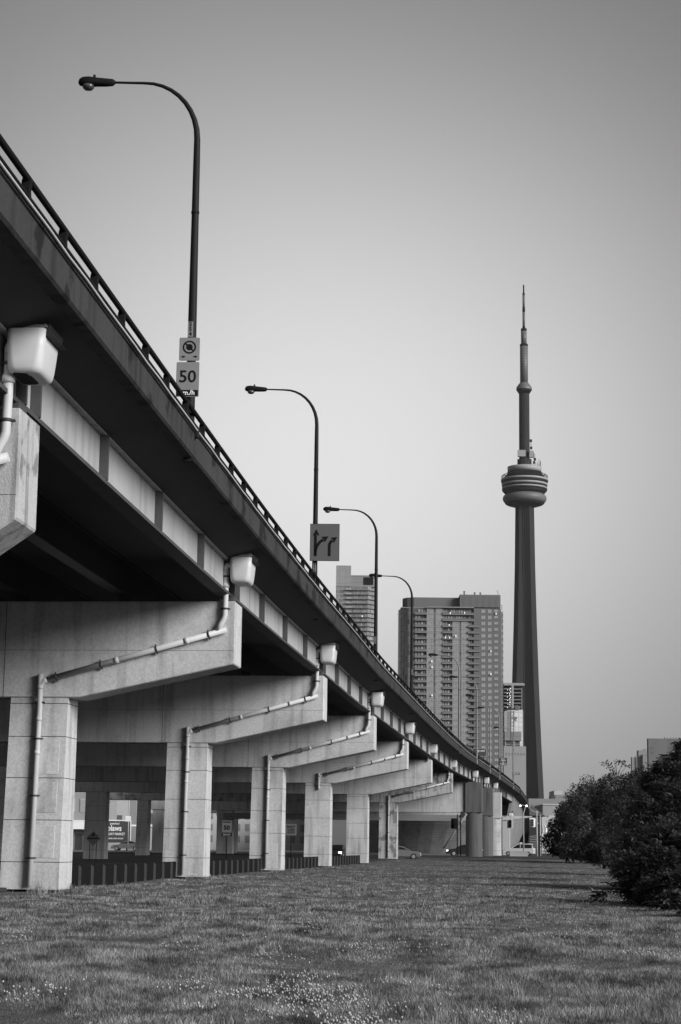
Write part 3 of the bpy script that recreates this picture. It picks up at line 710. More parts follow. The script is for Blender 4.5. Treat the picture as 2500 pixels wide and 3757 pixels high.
def sm_noise(x, y, s, seed):
    r_ = np.random.RandomState(seed); out = 0
    for i in range(6):
        a = r_.rand()*2*PI; f = s*(0.6+r_.rand()*1.6); ph = r_.rand()*7
        out = out + np.sin(x*np.cos(a)*f + y*np.sin(a)*f*.7 + ph)
    return out/6
def make_grass(n, y0, y1, hmin, hmax, wdt, pw, name):
    # density falls off with distance
    q = rs.rand(n); y = (y0**(1-pw) + q*(y1**(1-pw)-y0**(1-pw)))**(1/(1-pw))
    x = (rs.rand(n)*2-1)*(.225*y+2.0) + .006*y
    keep = (x > edge_x(y)-7.3) | (rs.rand(n) < .03)
    keep &= x > edge_x(y)-9
    bare = sm_noise(x, y, 1.1, 21) + .7*sm_noise(x, y, 3.5, 22)
    keep &= (bare > -.55) | (rs.rand(n) < .7)
    x, y = x[keep], y[keep]
    tall = sm_noise(x, y, .9, 5) + .5*sm_noise(x, y, 3.0, 6)
    h = (hmin + (hmax-hmin)*np.clip(.45+.8*tall, 0, 1))*(.6+.8*rs.rand(len(x)))
    weed = (sm_noise(x, y, 2.4, 31)*sm_noise(x, y, 1.3, 32) > .10) & (rs.rand(len(x)) < .22)
    h = np.where(weed, h*2.0+.02, h)
    for py in PIERS[:6]:
        d = np.abs(y-(py-1.4))/1.3 + np.abs(x-(edge_x(np.array([py]))[0]-7.4))/2.2
        h = np.where((d < 1) & (rs.rand(len(x)) < .8), h*2.2+.08, h)
    w = wdt*(.6+.8*rs.rand(len(x)))*np.clip(y/26, .9, 2.6)
    a = rs.rand(len(x))*2*PI; lean = (rs.rand(len(x))*.9)*h; la = rs.rand(len(x))*2*PI
    z = fz(x, y)-.02
    dx, dy = np.cos(a)*w/2, np.sin(a)*w/2; lx, ly = np.cos(la)*lean, np.sin(la)*lean
    V = np.stack([np.stack([x-dx, y-dy, z], 1), np.stack([x+dx, y+dy, z], 1),
                  np.stack([x+dx*.7+lx*.35, y+dy*.7+ly*.35, z+h*.6], 1), np.stack([x-dx*.7+lx*.35, y-dy*.7+ly*.35, z+h*.6], 1),
                  np.stack([x+lx, y+ly, z+h], 1)], 1).reshape(-1, 3)
    k = len(x); b = np.arange(k)*5
    f = np.concatenate([np.stack([b, b+1, b+2], 1), np.stack([b, b+2, b+3], 1), np.stack([b+3, b+2, b+4], 1)], 0).ravel()
    o = raw_mesh(name, V, 3, f, M['grass']); tag(o, 'rough meadow grass covering the open ground', 'grass', None, 'stuff')
    return o
make_grass(1000000, 14, 235, .035, .095, .008, 1.45, 'grass')
# clover flower heads
n = 26000; q = rs.rand(n); y = (15**-.5 + q*(95**-.5-15**-.5))**(1/-.5); x = (rs.rand(n)*2-1)*(.2*y+1)
cl = sm_noise(x, y, .8, 11) + .7*sm_noise(x, y, 3.2, 12) + .16 + .002*np.minimum(y, 40) - .05*np.abs(x+.5)
kp = (cl + .35*rs.rand(n) > .72) & (x > edge_x(y)-6.5); x, y = x[kp], y[kp]
ico_v = np.array([(0,0,-1),(.72,-.53,-.45),(-.28,-.85,-.45),(-.89,0,-.45),(-.28,.85,-.45),(.72,.53,-.45),(.28,-.85,.45),(-.72,-.53,.45),(-.72,.53,.45),(.28,.85,.45),(.89,0,.45),(0,0,1)])
ico_f = np.array([(0,1,2),(1,0,5),(0,2,3),(0,3,4),(0,4,5),(1,5,10),(2,1,6),(3,2,7),(4,3,8),(5,4,9),(1,10,6),(2,6,7),(3,7,8),(4,8,9),(5,9,10),(6,10,11),(7,6,11),(8,7,11),(9,8,11),(10,9,11)])
r_ = (.008+.007*rs.rand(len(x))); z = fz(x, y) + .045 + .07*rs.rand(len(x))
V = (ico_v[None]*r_[:,None,None]*np.array([1,1,1.1]) + np.stack([x, y, z], 1)[:,None]).reshape(-1, 3)
f = (ico_f[None] + (np.arange(len(x))*12)[:,None,None]).reshape(-1)
o = raw_mesh('clover_flowers', V, 3, f, mat('clover_white', .30, .9, island=.35)); tag(o, 'small pale clover flower heads scattered through the grass', 'flowers', None, 'stuff')

# ------------------------------------------------------------------ shrubs and trees on the right
def leaves_in(blobs, n, size, seed, gap=.0, droop=.4):
    r = np.random.RandomState(seed); vol = np.array([b[1][0]*b[1][1]*b[1][2] for b in blobs])**.75; pr = vol/vol.sum()
    idx = r.choice(len(blobs), n, p=pr); Cc = np.array([b[0] for b in blobs])[idx]; Rr = np.array([b[1] for b in blobs])[idx]
    d = r.normal(size=(n,3)); d /= np.linalg.norm(d, axis=1)[:,None]
    rad = (.45+.6*r.rand(n)**.55)
    # lumpy outline
    lump = 1 + .22*np.sin(d[:,0]*5+Cc[:,0]) * np.cos(d[:,2]*6+Cc[:,1]) + .12*np.sin(d[:,1]*11+d[:,2]*9+Cc[:,0]*3)
    Pp = Cc + d*Rr*(rad*lump)[:,None]
    keep = Pp[:,2] > .05
    s = 1.3/max(size*6, .6)
    g = np.sin(Pp[:,0]*s*2.1+seed)*np.sin(Pp[:,1]*s*1.7+1)*np.sin(Pp[:,2]*s*2.3+2)
    keep &= (g > -.25+gap) | (r.rand(n) < .25)
    return Pp[keep], d[keep]
def leaf_quads(Pp, D, size, seed, asp=.45):
    r = np.random.RandomState(seed+99); n = len(Pp)
    t = r.normal(size=(n,3)) + D*.8; t[:,2] -= .35; t /= np.linalg.norm(t, axis=1)[:,None]
    u = np.cross(t, r.normal(size=(n,3))); u /= np.linalg.norm(u, axis=1)[:,None]
    s = size*(.6+.8*r.rand(n))[:,None]
    V = np.stack([Pp, Pp+t*s*.5+u*s*asp*.5, Pp+t*s, Pp+t*s*.5-u*s*asp*.5], 1).reshape(-1, 3)
    return V, np.arange(4*n)
def fronds(Pp, D, L_, seed, pairs=7):
    """compound leaves: a drooping stalk with paired leaflets"""
    r = np.random.RandomState(seed+5); n = len(Pp)
    t = r.normal(size=(n,3))*.9 + D*.8; t[:,2] = t[:,2]*.8+.15; t /= np.linalg.norm(t, axis=1)[:,None]
    up = np.tile([0,0,1.], (n,1)); sd = np.cross(t, up) + 1e-6; sd /= np.linalg.norm(sd, axis=1)[:,None]
    LL = L_*(.6+.8*r.rand(n))[:,None]; out = []
    for k in range(pairs):
        f = (k+1)/pairs; base = Pp + t*LL*f; base[:,2] -= (LL[:,0]*.45*f*f)
        for sg in (-1, 1):
            lt = sd*sg + t*.45; lt[:,2] -= .35; lt /= np.linalg.norm(lt, axis=1)[:,None]
            s = LL*.30*(1.1-.5*abs(f-.45)); wv = t*s*.16
            out.append(np.stack([base, base+lt*s*.5+wv, base+lt*s, base+lt*s*.5-wv], 1))
    V = np.concatenate(out, 0).reshape(-1, 3)
    return V, np.arange(len(V))
def shrub(name, label, cat, spec, n, size, mt_, seed, D0, mode='leaf', gap=0., group='dense shrubs and trees along the right edge of the field', stems=4, extra=None):
    blobs = []
    for (u, v, ru, rv, Y) in spec:
        c = W(u, v, Y); k = Y/7060.0; blobs.append((np.array(c), np.array([ru*k, max(ru, rv)*k*.9, rv*k])))
    cx = np.mean([b[0][0] for b in blobs]); cy = np.mean([b[0][1] for b in blobs]); base = Vector((cx, cy, gz(cy)-.05))
    T_ = thing(name, label, cat, base, 0, group)
    Pp, Dn = leaves_in(blobs, n, size, seed, gap)
    if mode == 'leaf': V, f = leaf_quads(Pp, Dn, size, seed)
    else:
        V, f = fronds(Pp, Dn, size*3.4, seed); k = len(Pp); V2, f2 = leaf_quads(np.concatenate([Pp]*4)+np.random.RandomState(seed).normal(size=(4*k,3))*.12, np.concatenate([Dn]*4), size*1.3, seed); f = np.concatenate([f, f2+len(V)]); V = np.concatenate([V, V2])
    if extra is not None:
        E_, D_ = extra; V3, f3 = fronds(E_, D_, .55, seed+1); f = np.concatenate([f, f3+len(V)]); V = np.concatenate([V, V3])
    V = V - np.array(base)
    raw_mesh('crown', V, 4, f, mt_, T_)
    m = MB(); r = random.Random(seed)
    for i in range(stems):
        b = blobs[i % len(blobs)][0]; tip = Vector(b) - base; a = Vector((r.uniform(-.6,.6), r.uniform(-.5,.5), -.1)); mid = a.lerp(tip, .5) + Vector((r.uniform(-.4,.4), r.uniform(-.3,.3), .1))
        m.tube([a, mid, tip], [.09, .06, .025], 6)
    m.build('trunk', M['wood'], T_)
    return T_
G_ = 'dense shrubs and trees along the right edge of the field'
shrub('shrub', 'low dark shrub at the far left end of the hedge, next to the poles', 'shrub', [(2075,3060,55,75,205),(2030,3090,40,42,205),(2105,3000,55,60,207),(2070,2985,28,36,206),(2125,3100,55,45,204),(2160,3125,50,30,203),(2080,3118,50,22,204)], 21000, .26, M['leaf'], 1, 205)
shrub('willow_tree', 'feathery pale willow-like tree rising above the middle of the hedge', 'tree', [(2155,2905,30,58,200),(2115,2925,35,45,200),(2190,2920,40,50,200),(2150,2980,80,70,200),(2160,3060,75,85,199),(2110,3110,60,35,199),(2180,3120,60,34,198)], 32000, .20, M['leaf3'], 2, 200, gap=.1)
shrub('shrub', 'dark rounded shrub between the willow-like tree and the wispy branch', 'shrub', [(2250,2900,60,60,160),(2210,2960,45,60,160),(2265,2980,75,90,158),(2230,3080,70,75,156),(2190,3110,60,50,158),(2245,3135,60,35,157),(2195,3140,50,28,157)], 30000, .18, M['leaf'], 3, 158)
# wispy branch with flat sprays sticking up above the hedge
wb = thing('branch_sprays', 'bare forked branch with dark flat leaf sprays sticking up above the hedge', 'branch', W(2262, 2850, 150), 0)
m = MB(); o0 = W(2262, 2850, 150); tips = []
for uu, vv in ((2222,2800),(2245,2812),(2262,2793),(2285,2795),(2300,2808)):
    tp = W(uu, vv, 150); mid = W((uu+2262)/2, (vv+2850)/2+6, 150); m.tube([Vector((0,0,-.5)), mid-o0, tp-o0], [.03,.02,.01], 5); tips.append(tp-o0)
m.build('stem', M['wood'], wb)
E_ = []
for tp in tips:
    for _ in range(26): E_.append([tp.x+rnd.uniform(-.35,.35), tp.y+rnd.uniform(-.4,.4), tp.z+rnd.uniform(-.09,.12)])
E_ = np.array(E_); D_ = np.stack([rs.normal(size=len(E_)), rs.normal(size=len(E_)), np.full(len(E_), .1)], 1); V, f = leaf_quads(E_, D_, .22, 4); raw_mesh('foliage', V, 4, f, M['leaf'], wb)
shrub('shrub', 'tall dark bush in front of the stepped far buildings', 'shrub', [(2335,2880,70,58,120),(2400,2862,62,55,122),(2330,2950,95,80,118),(2300,3010,80,80,116),(2390,2940,90,90,119)], 26000, .13, M['leaf'], 5, 118)
shrub('shrub', 'tallest dark bush cut by the right edge of the photo, below the concrete block', 'shrub', [(2485,2840,62,55,95),(2560,2800,75,80,96),(2470,2900,100,90,94),(2560,2880,100,120,95)], 26000, .12, M['leaf'], 6, 95, mode='frond')
shrub('shrub', 'paler leafy bush in the gap low in the hedge', 'shrub', [(2260,3085,50,50,125),(2300,3060,50,60,122),(2290,3110,60,38,121),(2235,3125,26,24,128),(2290,3160,70,40,120),(2340,3165,60,45,112)], 19000, .13, M['leaf3'], 7, 122, gap=.15)
shrub('shrub', 'broad dark bush in the middle of the right edge with glossy hanging leaves', 'shrub', [(2420,3040,110,110,80),(2500,2980,110,110,80),(2380,3130,90,90,78),(2480,3130,120,110,78),(2350,3190,80,50,76),(2300,3185,50,36,80)], 9500, .12, M['leaf2'], 8, 80, mode='frond')
ex = []
for i in range(60):
    q = i/59; c = W(2345-160*q, 3235+62*q+8*math.sin(q*7), 57.5); ex.append([c.x+rnd.uniform(-.08,.08), c.y+rnd.uniform(-.3,.3), c.z+rnd.uniform(-.06,.10)])
ex = np.array(ex); exd = np.tile([-1.,-.1,-.1], (len(ex),1)) + rs.normal(size=(len(ex),3))*.35
shrub('shrub', 'nearest black foliage at the lower right corner with one branch reaching over the grass', 'shrub', [(2430,3200,95,75,57),(2520,3150,130,120,58),(2370,3240,60,40,57),(2450,3290,85,60,55),(2540,3290,110,95,54),(2490,3330,70,40,50),(2560,3350,60,45,47),(2330,3265,28,16,57),(2390,3290,45,26,56)], 8000, .115, M['leaf'], 9, 57, mode='frond', extra=(ex, exd))

# ------------------------------------------------------------------ the tall tower
TC = W(1923, 1045, 1814.5); tx, ty = 179.2, 1814.5
T_ = thing('communications_tower', 'very tall slender concrete communications tower with round pod and antenna mast', 'tower', (tx, ty, 0))
def zt(v): return W(1925, v, ty).z
def ysec(Rl, w, z, core):
    pts = []
    for a in (R(-38), R(82), R(202)):
        d = Vector((math.cos(a), math.sin(a), 0)); s = Vector((-d.y, d.x, 0))
        # inner notch before this leg, then leg corners
        nb = a - R(60); pts.append(Vector((math.cos(nb)*core, math.sin(nb)*core, z)))
        for q, sg in ((Rl, -1), (Rl, 1)):
            pts.append(d*q + s*w*sg + Vector((0,0,z)))
    out = []
    return pts
m = MB(); secs = []
for z, Rl in ((0,20.5),(48,17.0),(105,14.2),(160,12.0),(215,10.2),(270,8.9),(330,8.0)):
    secs.append(ysec(Rl, 4.6 if z < 250 else 4.3, z, 6.6))
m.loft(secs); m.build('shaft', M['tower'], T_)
m = MB(); m.tube([(-2.6,-6.4,0),(-2.6,-6.4,330)], .9, 6); m.tube([(-.6,-6.4,0),(-.6,-6.4,330)], .7, 6); m.build('lift_rail', M['tower_dark'], T_)
k = .0441
def zp(y): return zt(1620+y/6.03)
m = MB(); m.lathe([(8,zp(1440)),(13,zp(1432)),(17.5,zp(1400)),(19.2,zp(1372))], 48); m.build('pod_underside', M['tower_dark'], T_)
m = MB(); prof = []
for i in range(11):
    a = -R(65)+R(135)*i/10; prof.append((16.6+4.7*math.cos(a), zp(1270)+4.6*math.sin(a)))
m.lathe(prof, 64); m.build('radome_ring', M['tower_radome'], T_)
def band(nm, r0, y0, r1, y1, mt_):
    m = MB(); m.lathe([(r0,zp(y0)),(r1,zp(y1))], 64); m.build(nm, mt_, T_)
band('lower_glazing', 18.7, 1168, 21.9, 1092, M['tower_dark'])
band('band_recess', 21.9, 1092, 21.8, 1062, M['tower_dark'])
band('white_band', 22.0, 1062, 22.1, 1030, M['tower_light'])
band('window_band', 21.8, 1030, 22.0, 985, M['tower_dark'])
band('white_band', 22.1, 985, 22.5, 945, M['tower_light'])
band('window_band', 22.0, 945, 22.9, 885, M['tower_dark'])
band('white_band', 23.0, 885, 23.0, 842, M['tower_light'])
m = MB(); m.lathe([(22.9,zp(842)),(20.5,zp(815)),(17.6,zp(735)),(16.6,zp(700)),(16.4,zp(684))], 64); m.build('pod_roof', M['tower_dark'], T_)
band('roof_drum', 16.5, 684, 16.6, 572, M['tower_light'])
m = MB()
for i in range(40):
    a = 2*PI*i/40; c, s = math.cos(a), math.sin(a); m.tube([(20.0*c,20.0*s,zp(815)),(22.6*c,22.6*s,zp(800)),(22.3*c,22.3*s,zp(765)),(18.8*c,18.8*s,zp(725))], .16, 4)
for rr_, yy in ((22.6,800),(22.3,765),(18.8,725)): m.tube([(rr_*math.cos(2*PI*i/48), rr_*math.sin(2*PI*i/48), zp(yy)) for i in range(49)], .14, 4, cap=False)
m.build('antenna_cage', M['tower_dark'], T_)
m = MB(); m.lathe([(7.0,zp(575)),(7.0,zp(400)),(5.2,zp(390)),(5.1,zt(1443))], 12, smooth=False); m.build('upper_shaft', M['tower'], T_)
for nm, x0, x1, y0, y1, yy in (('equipment_box',-7.1,.4,365,225,-8.5), ('equipment_box',4.2,8.1,375,232,-7.5)):
    m = MB(); m.box(x0, yy, zp(y0), x1, yy+4, zp(y1)); m.build(nm, M['tower_light'], T_)
m = MB()
for i in range(18):
    a = -R(60)+R(150)*i/17; h = 2+rnd.random()*5; c, s = 15.8*math.cos(a), 15.8*math.sin(a); m.tube([(c,s,zp(572)),(c,s,zp(572)+h)], .13, 4)
for x, y0, y1 in ((8.9,400,250),(9.9,440,280),(6.3,160,20),(9.5,430,380)): m.tube([(x,-2,zp(y0)),(x,-2,zp(y1))], .25, 5)
for x, y in ((6.4,150),(6.2,-10),(10,400),(9.2,470)): m.box(x-1,-3,zp(y)-1.2,x+1,-1,zp(y)+1.2)
m.build('aerials', M['tower_dark'], T_)
q = .1015
def za(y): return zt(1000+y/2.62)
m = MB(); m.lathe([(4.8,za(1172)),(7.0,za(1140)),(7.8,za(1128))], 32); m.build('upper_pod_base', M['tower_dark'], T_)
m = MB(); m.lathe([(7.8,za(1128)),(7.6,za(1108)),(6.2,za(1085)),(4.2,za(1062))], 32, smooth=False); m.build('upper_pod', M['tower_radome'], T_)
for nm, r0, y0, y1, mt_ in (('antenna_mast',3.9,1062,712,'tower_radome'),('mast_collar',4.0,712,690,'tower_dark'),('antenna_mast',2.8,690,565,'tower_radome'),('mast_collar',2.9,565,540,'tower_dark'),
    ('mast_collar',1.4,540,515,'tower_dark'),('antenna_mast',1.28,515,382,'tower_radome'),('mast_collar',1.38,382,335,'tower_dark'),('antenna_mast',1.2,335,217,'tower_radome'),('mast_collar',1.25,217,198,'tower_dark'),('antenna_mast',.72,198,120,'tower_dark')):
    m = MB(); m.tube([(0,0,za(y0)),(0,0,za(y1))], r0, 16); pr = m.build(nm, M[mt_], T_)
    if nm == 'antenna_mast' and mt_ == 'tower_radome':
        g = MB(); n_ = max(3, int((y0-y1)/24))
        for i in range(1, n_): yy = y0+(y1-y0)*i/n_; g.tube([(0,0,za(yy)-.12),(0,0,za(yy)+.12)], r0+.04, 16)
        g.build('mast_ring', M['tower'], pr)

# ------------------------------------------------------------------ wide apartment tower (D 880)
D = 880.0; S = D/F*1.0/2.85*1.004
def cx_(zx): return (zx-715)*S
cc = W(1400+715/2.85, 2700, D); T_ = thing('apartment_tower', 'wide curved apartment tower with balconies and brick right side left of the tall tower', 'apartment tower', (cc.x, D, 0))
def zb_(y): return W(1651, 2100+y/2.85, D).z
FH = (zb_(1000)-zb_(1650))/10.0   # ten storeys
zroof = zb_(375)
# body footprint with rounded left end
fp = [(cx_(1245),0),(cx_(1245),24),(cx_(260),24),(cx_(205),20),(cx_(188),13),(cx_(190),9),(cx_(205),5),(cx_(235),2.2),(cx_(280),.8),(cx_(345),.3),(cx_(470),0)]
m = MB(); m.prism(fp, 0, zroof, 'z'); m.build('wall', M['recess'], T_)
# curved glazed end
m = MB(); sec = [(cx_(205)-.15,19.8),(cx_(188)-.3,13),(cx_(190)-.3,9),(cx_(205)-.25,5),(cx_(235)-.2,2.0)]
m.loft([[(x,y,z) for x, y in sec] + [(x+.1,y+.1,z) for x, y in reversed(sec)] for z in (0, zroof+.0)]); m.build('end_glazing', M['panes_end'], T_)
m = MB(); sec = [(cx_(236),1.9),(cx_(280),.5),(cx_(345)-.05,.0)]
m.loft([[(x,y-.1,z) for x, y in sec] + [(x,y+.15,z) for x, y in reversed(sec)] for z in (0, zroof)]); m.build('curved_glazing', M['panes_dark'], T_)
nF = 38
for x0, x1, y0 in ((470,540,375),(562,635,375),(740,810,512),(830,900,512)):
    m = MB(); m.box(cx_(x0), -.9, 0, cx_(x1), .1, zb_(y0)); m.build('curtain_wall', M['panes_light'], T_)
for x0, x1, y0 in ((540,562,375),(810,830,512)):
    m = MB(); m.box(cx_(x0)+.02, -.8, 0, cx_(x1)-.02, .1, zb_(y0)); m.build('dark_window_strip', M['panes_dark'], T_)
m = MB(); m.box(cx_(963)-0, -1.0, 0, cx_(1246), .12, zb_(375)); brick = m.build('brick_wall', M['brick'], T_)
def balc(x0, x1, z, side=False):
    m = MB(); 
    if not side:
        m.box(cx_(x0), -1.6, z, cx_(x1), -.0, z+.28); b = m.build('balcony', M['slab'], T_)
        g = MB(); g.box(cx_(x0)+.1, -1.55, z+.28, cx_(x1)-.1, -1.5, z+1.15); g.build('glass_rail', M['bglass'], b)
        w = MB(); n_ = max(2, int((x1-x0)/26)); ww = (cx_(x1)-cx_(x0))/n_
        for j in range(n_):
            if rnd.random() < .8: w.box(cx_(x0)+j*ww+.25, -.06, z+.35, cx_(x0)+(j+1)*ww-.2, .02, z+FH-.35)
        if w.v: w.build('window', M['wglass'], b)
    else:
        m.box(cx_(1246)+.02, 1.5, z, cx_(x1), 7, z+.28); m.box(cx_(1275)-.1,1.5,z+.28,cx_(1275),7,z+1.1); m.box(cx_(1275)-.05,1.5,z+.28,cx_(1275),1.7,z+FH); b = m.build('balcony', M['slab'], T_)
m = MB(); m.box(cx_(1246)+.02, 1.8, 0, cx_(1270), 6.9, zroof-1.0); m.build('side_glazing', M['panes_end'], T_)
for i in range(36):
    z = zroof - .35 - (i+1)*FH
    yy = 375+ (i+1)*65
    if i < 16: balc(345, 470, z)
    if i < 2: balc(635, 963, z)
    elif i < 22:
        balc(635, 740, z)
    if 2 <= i < 27: balc(900, 1030, z)
    if i < 33: balc(0, 1275, z, True)
    if i < 33:
        for x0, x1 in ((1040,1085),(1108,1150),(1175,1218)):
            m = MB(); a, b = cx_(x0), cx_(x1); z1, z2 = z+.95, z+FH-.1
            m.box(a, -1.05, z1, b, -1.004, z2); fr = m.build('window', M['frame'], T_)
            g = MB(); mid = a+(b-a)*.5; g.box(a+.12,-1.09,z1+.55 if x0 == 1175 else z1+.12,mid-.05,-1.055,z2-.12); g.box(mid+.05,-1.09,z1+.55 if x0 == 1175 else z1+.12,b-.12,-1.055,z2-.12); g.build('pane', M['wglass'], fr)
m = MB()
for i in range(36):
    z = zroof-.35-(i+1)*FH; m.box(cx_(470)-.05,-1.0,z,cx_(635)+.05,-.905,z+.25)
    if i >= 2: m.box(cx_(740)-.05,-1.0,z,cx_(900)+.05,-.905,z+.25)
m.build('slab_edge', M['slab'], T_)
for (zx, zy) in ((715,430),(865,425),(705,555),(525,935),(527,995),(665,685),(710,685),(775,670),(1195,430),(1140,1062),(528,1290),(1140,823),(400,1340),(532,1475)):
    m = MB(); m.box(cx_(zx)-.18, -1.75, zb_(zy)-.4, cx_(zx)+.18, -1.14, zb_(zy)+.35); m.build('lit_window', M['lit'], T_)
m = MB(); m.box(cx_(470),-1.9,zroof,cx_(963),.1,zroof+.5); m.box(cx_(200),.8,zroof+.004,cx_(470)-.02,20,zroof+.35); m.build('cornice', M['slab'], T_)
fp2 = [(cx_(817)-.02,3),(cx_(817)-.02,20),(cx_(240),18),(cx_(225),12),(cx_(228),8),(cx_(270),4.5),(cx_(340),3)]
m = MB(); m.prism(fp2, zroof+.36, zb_(256), 'z'); m.build('penthouse', M['brick'], T_)
m = MB(); m.box(cx_(817),-.7,zroof+.52,cx_(1243),20,zb_(232)); ph = m.build('plant_room', M['brick'], T_)
for j in range(6):
    x = cx_(845+j*66.5); m = MB(); m.box(x, -.76, zb_(360), x+1.65, -.705, zb_(278)); m.box(x,-.76,zb_(268),x+1.65,-.705,zb_(256)); m.build('louvre', M['frame'], ph)
for x, h in ((870,183),(980,195),(1040,195)):
    m = MB(); m.tube([(cx_(x),4,zb_(232)),(cx_(x),4,zb_(h+8))], .35, 8); m.tube([(cx_(x),4,zb_(h+6)),(cx_(x),4,zb_(h))], .5, 8); m.build('flue', M['brick'], T_)
m = MB(); m.tube([(cx_(1222),2,zb_(232)),(cx_(1222),2,zb_(182)),(cx_(1205),2,zb_(182))], .12, 5); m.tube([(cx_(1262),2,zb_(378)),(cx_(1262),2,zb_(332)),(cx_(1245),2,zb_(332))], .15, 5); m.tube([(cx_(203),6,zb_(400)),(cx_(203),6,zb_(364)),(cx_(216),6,zb_(364))], .12, 5); m.build('davit', M['frame'], T_)

# ------------------------------------------------------------------ stepped grey tower block behind (D 1150)
D = 1150.0; S2 = D/F/6.045*1.004
def c2(zx): return (zx-620)*S2
cc = W(1200+620/6.045, 2300, D); T_ = thing('tower_block', 'grey glass tower block with a taller pale box on top, behind the third lamp', 'tower block', (cc.x, D, 0))
def z2_(y): return W(1302, 2030+y/6.045, D).z
zr = z2_(735); fh = (z2_(940)-z2_(1540))/6
m = MB(); m.prism([(c2(190),0),(c2(905),0),(c2(1055),5),(c2(1055),26),(c2(190),26)], 0, zr, 'z'); m.build('wall', M['panes_tower'], T_)
m = MB(); m.box(c2(190),-.3,zr+.004,c2(522),8,z2_(275)); m.build('top_box', M['panes_pent'], T_)
m = MB(); m.box(c2(522)+.02,2,zr+.004,c2(1060),24,z2_(475)); m.build('penthouse', M['far3'], T_)
m = MB(); m.box(c2(800),1.9,z2_(690),c2(1020),1.995,z2_(520)); m.build('dark_panel', M['tower_dark'], T_)
for i in range(26):
    z = zr-(i+.9)*fh; m = MB(); m.prism([(c2(405),.0),(c2(405),-1.3),(c2(905)+.2,-1.3),(c2(1062)+.3,4),(c2(1062)+.3,6),(c2(1055)+.05,6),(c2(1055)+.05,4.9),(c2(905)+.1,-.02)], z, z+.3, 'z'); b = m.build('balcony', M['frame'], T_)
    g = MB(); g.box(c2(410),-1.28,z+.3,c2(540),-1.2,z+1.2); g.build('glass_rail', M['wglass'], b)
    g = MB(); g.box(c2(192),-.12,z+.35,c2(400),-.01,z+.8); g.build('spandrel', M['wglass'], b)
m = MB(); m.box(c2(890),-.15,0,c2(903),-.01,zr); m.build('corner_trim', M['slab'], T_)
m = MB(); m.box(c2(770),-1.0,z2_(1415),c2(790),-.3,z2_(1380)); m.build('lit_window', M['lit'], T_)

# ------------------------------------------------------------------ buildings between the apartment tower and the tall tower
def pxbox(name, label, cat, u0, u1, v0, D, mt_, depth=20, group=None, vb=None, part='wall'):
    a = W(u0, v0, D); b = W(u1, v0, D); t = thing(name, label, cat, ((a.x+b.x)/2, D, 0), 0, group); w = b.x-a.x
    z0 = 0 if vb is None else W(u0, vb, D).z
    m = MB(); m.box(-w/2, 0, z0, w/2, depth, (a.z+b.z)/2); m.build(part, mt_, t)
    return t, w, (a.z+b.z)/2
D = 1400; a = W(1850,2500,D); b = W(1922,2500,D)
T_ = thing('unfinished_tower', 'unfinished concrete tower with open floors and work lights between the apartment tower and tall tower', 'building', ((a.x+b.x)/2, D, 0)); w = b.x-a.x
def z3(y): return W(1880, 2450+y/4.714, D).z
m = MB(); m.box(-w/2+.3, 6, 0, w/2-.5, 26, z3(320)); m.build('core', M['tower_dark'], T_)
for i, yy in enumerate((365,430,490,550,610,672,735,795,855)):
    m = MB(); m.box(-w/2, -.1, z3(yy)-.3, w/2-1.2, 5.9, z3(yy)+.3); m.build('floor_slab', M['slab'], T_)
m = MB(); m.box(-w/2, -.2, z3(305), w/2+.8, 26, z3(272)); m.box(-w/2,.2,z3(272),w/2,1,z3(262)); m.build('top_slab', M['far1'], T_)
m = MB(); x = -w/2+w*.38; m.box(x,-.4,0,x+1.6,-.11,z3(305)); m.box(w/2-1.7,-.4,0,w/2-1.2,-.11,z3(345)); m.build('column', M['far1'], T_)
for i in range(10):
    m = MB(); yy = 358+i*31 + rnd.uniform(-6,6); x = -w/2+w*.30+rnd.uniform(-.5,.4); m.box(x,-.45,z3(yy)-.2,x+.32,-.15,z3(yy)+.2); m.build('work_light', M['lamp_lit'], T_)
for i in range(6):
    m = MB(); yy = 385+i*61; x = -w/2+w*.16+rnd.uniform(-.3,.3); m.box(x,-.45,z3(yy)-.15,x+.28,-.15,z3(yy)+.15); m.build('work_light', M['lamp_lit'], T_)
T_, w, z = pxbox('office_block', 'bright gridded glass office block under the unfinished tower', 'building', 1860, 1919.5, 2604, 1300, M['panes_office'])
T_, w, z = pxbox('office_block', 'dark low office with overhanging top storey in front of the bright glass block', 'building', 1853.5, 1908, 2716, 1150, M['recess'])
m = MB(); m.box(-w/2-.3,-1.5,z-.2,w/2+.8,20,W(1880,2685,1150).z); m.build('top_storey', M['far3'], T_)
m = MB()
for i in range(5): m.box(-w/2, -.3, z-2.4*i-.3, w/2, -.02, z-2.4*i+.0)
m.box(-w/2-.1,-.5,0,-w/2+.5,-.31,z); m.box(w*.12,-.5,0,w*.18,-.31,z-.25); m.build('floor_band', M['far1'], T_)
T_, w, z = pxbox('warehouse_block', 'plain windowless pale concrete block at the foot of the tall tower', 'building', 1849, 1930.5, 2738, 1000, M['far1'], 30)
m = MB()
for i in range(7): m.box(-w/2+.9+i*1.55,-.05,z-4.9,-w/2+1.8+i*1.55,-.005,z-3.4)
m.build('vent_panel', M['far3'], T_)
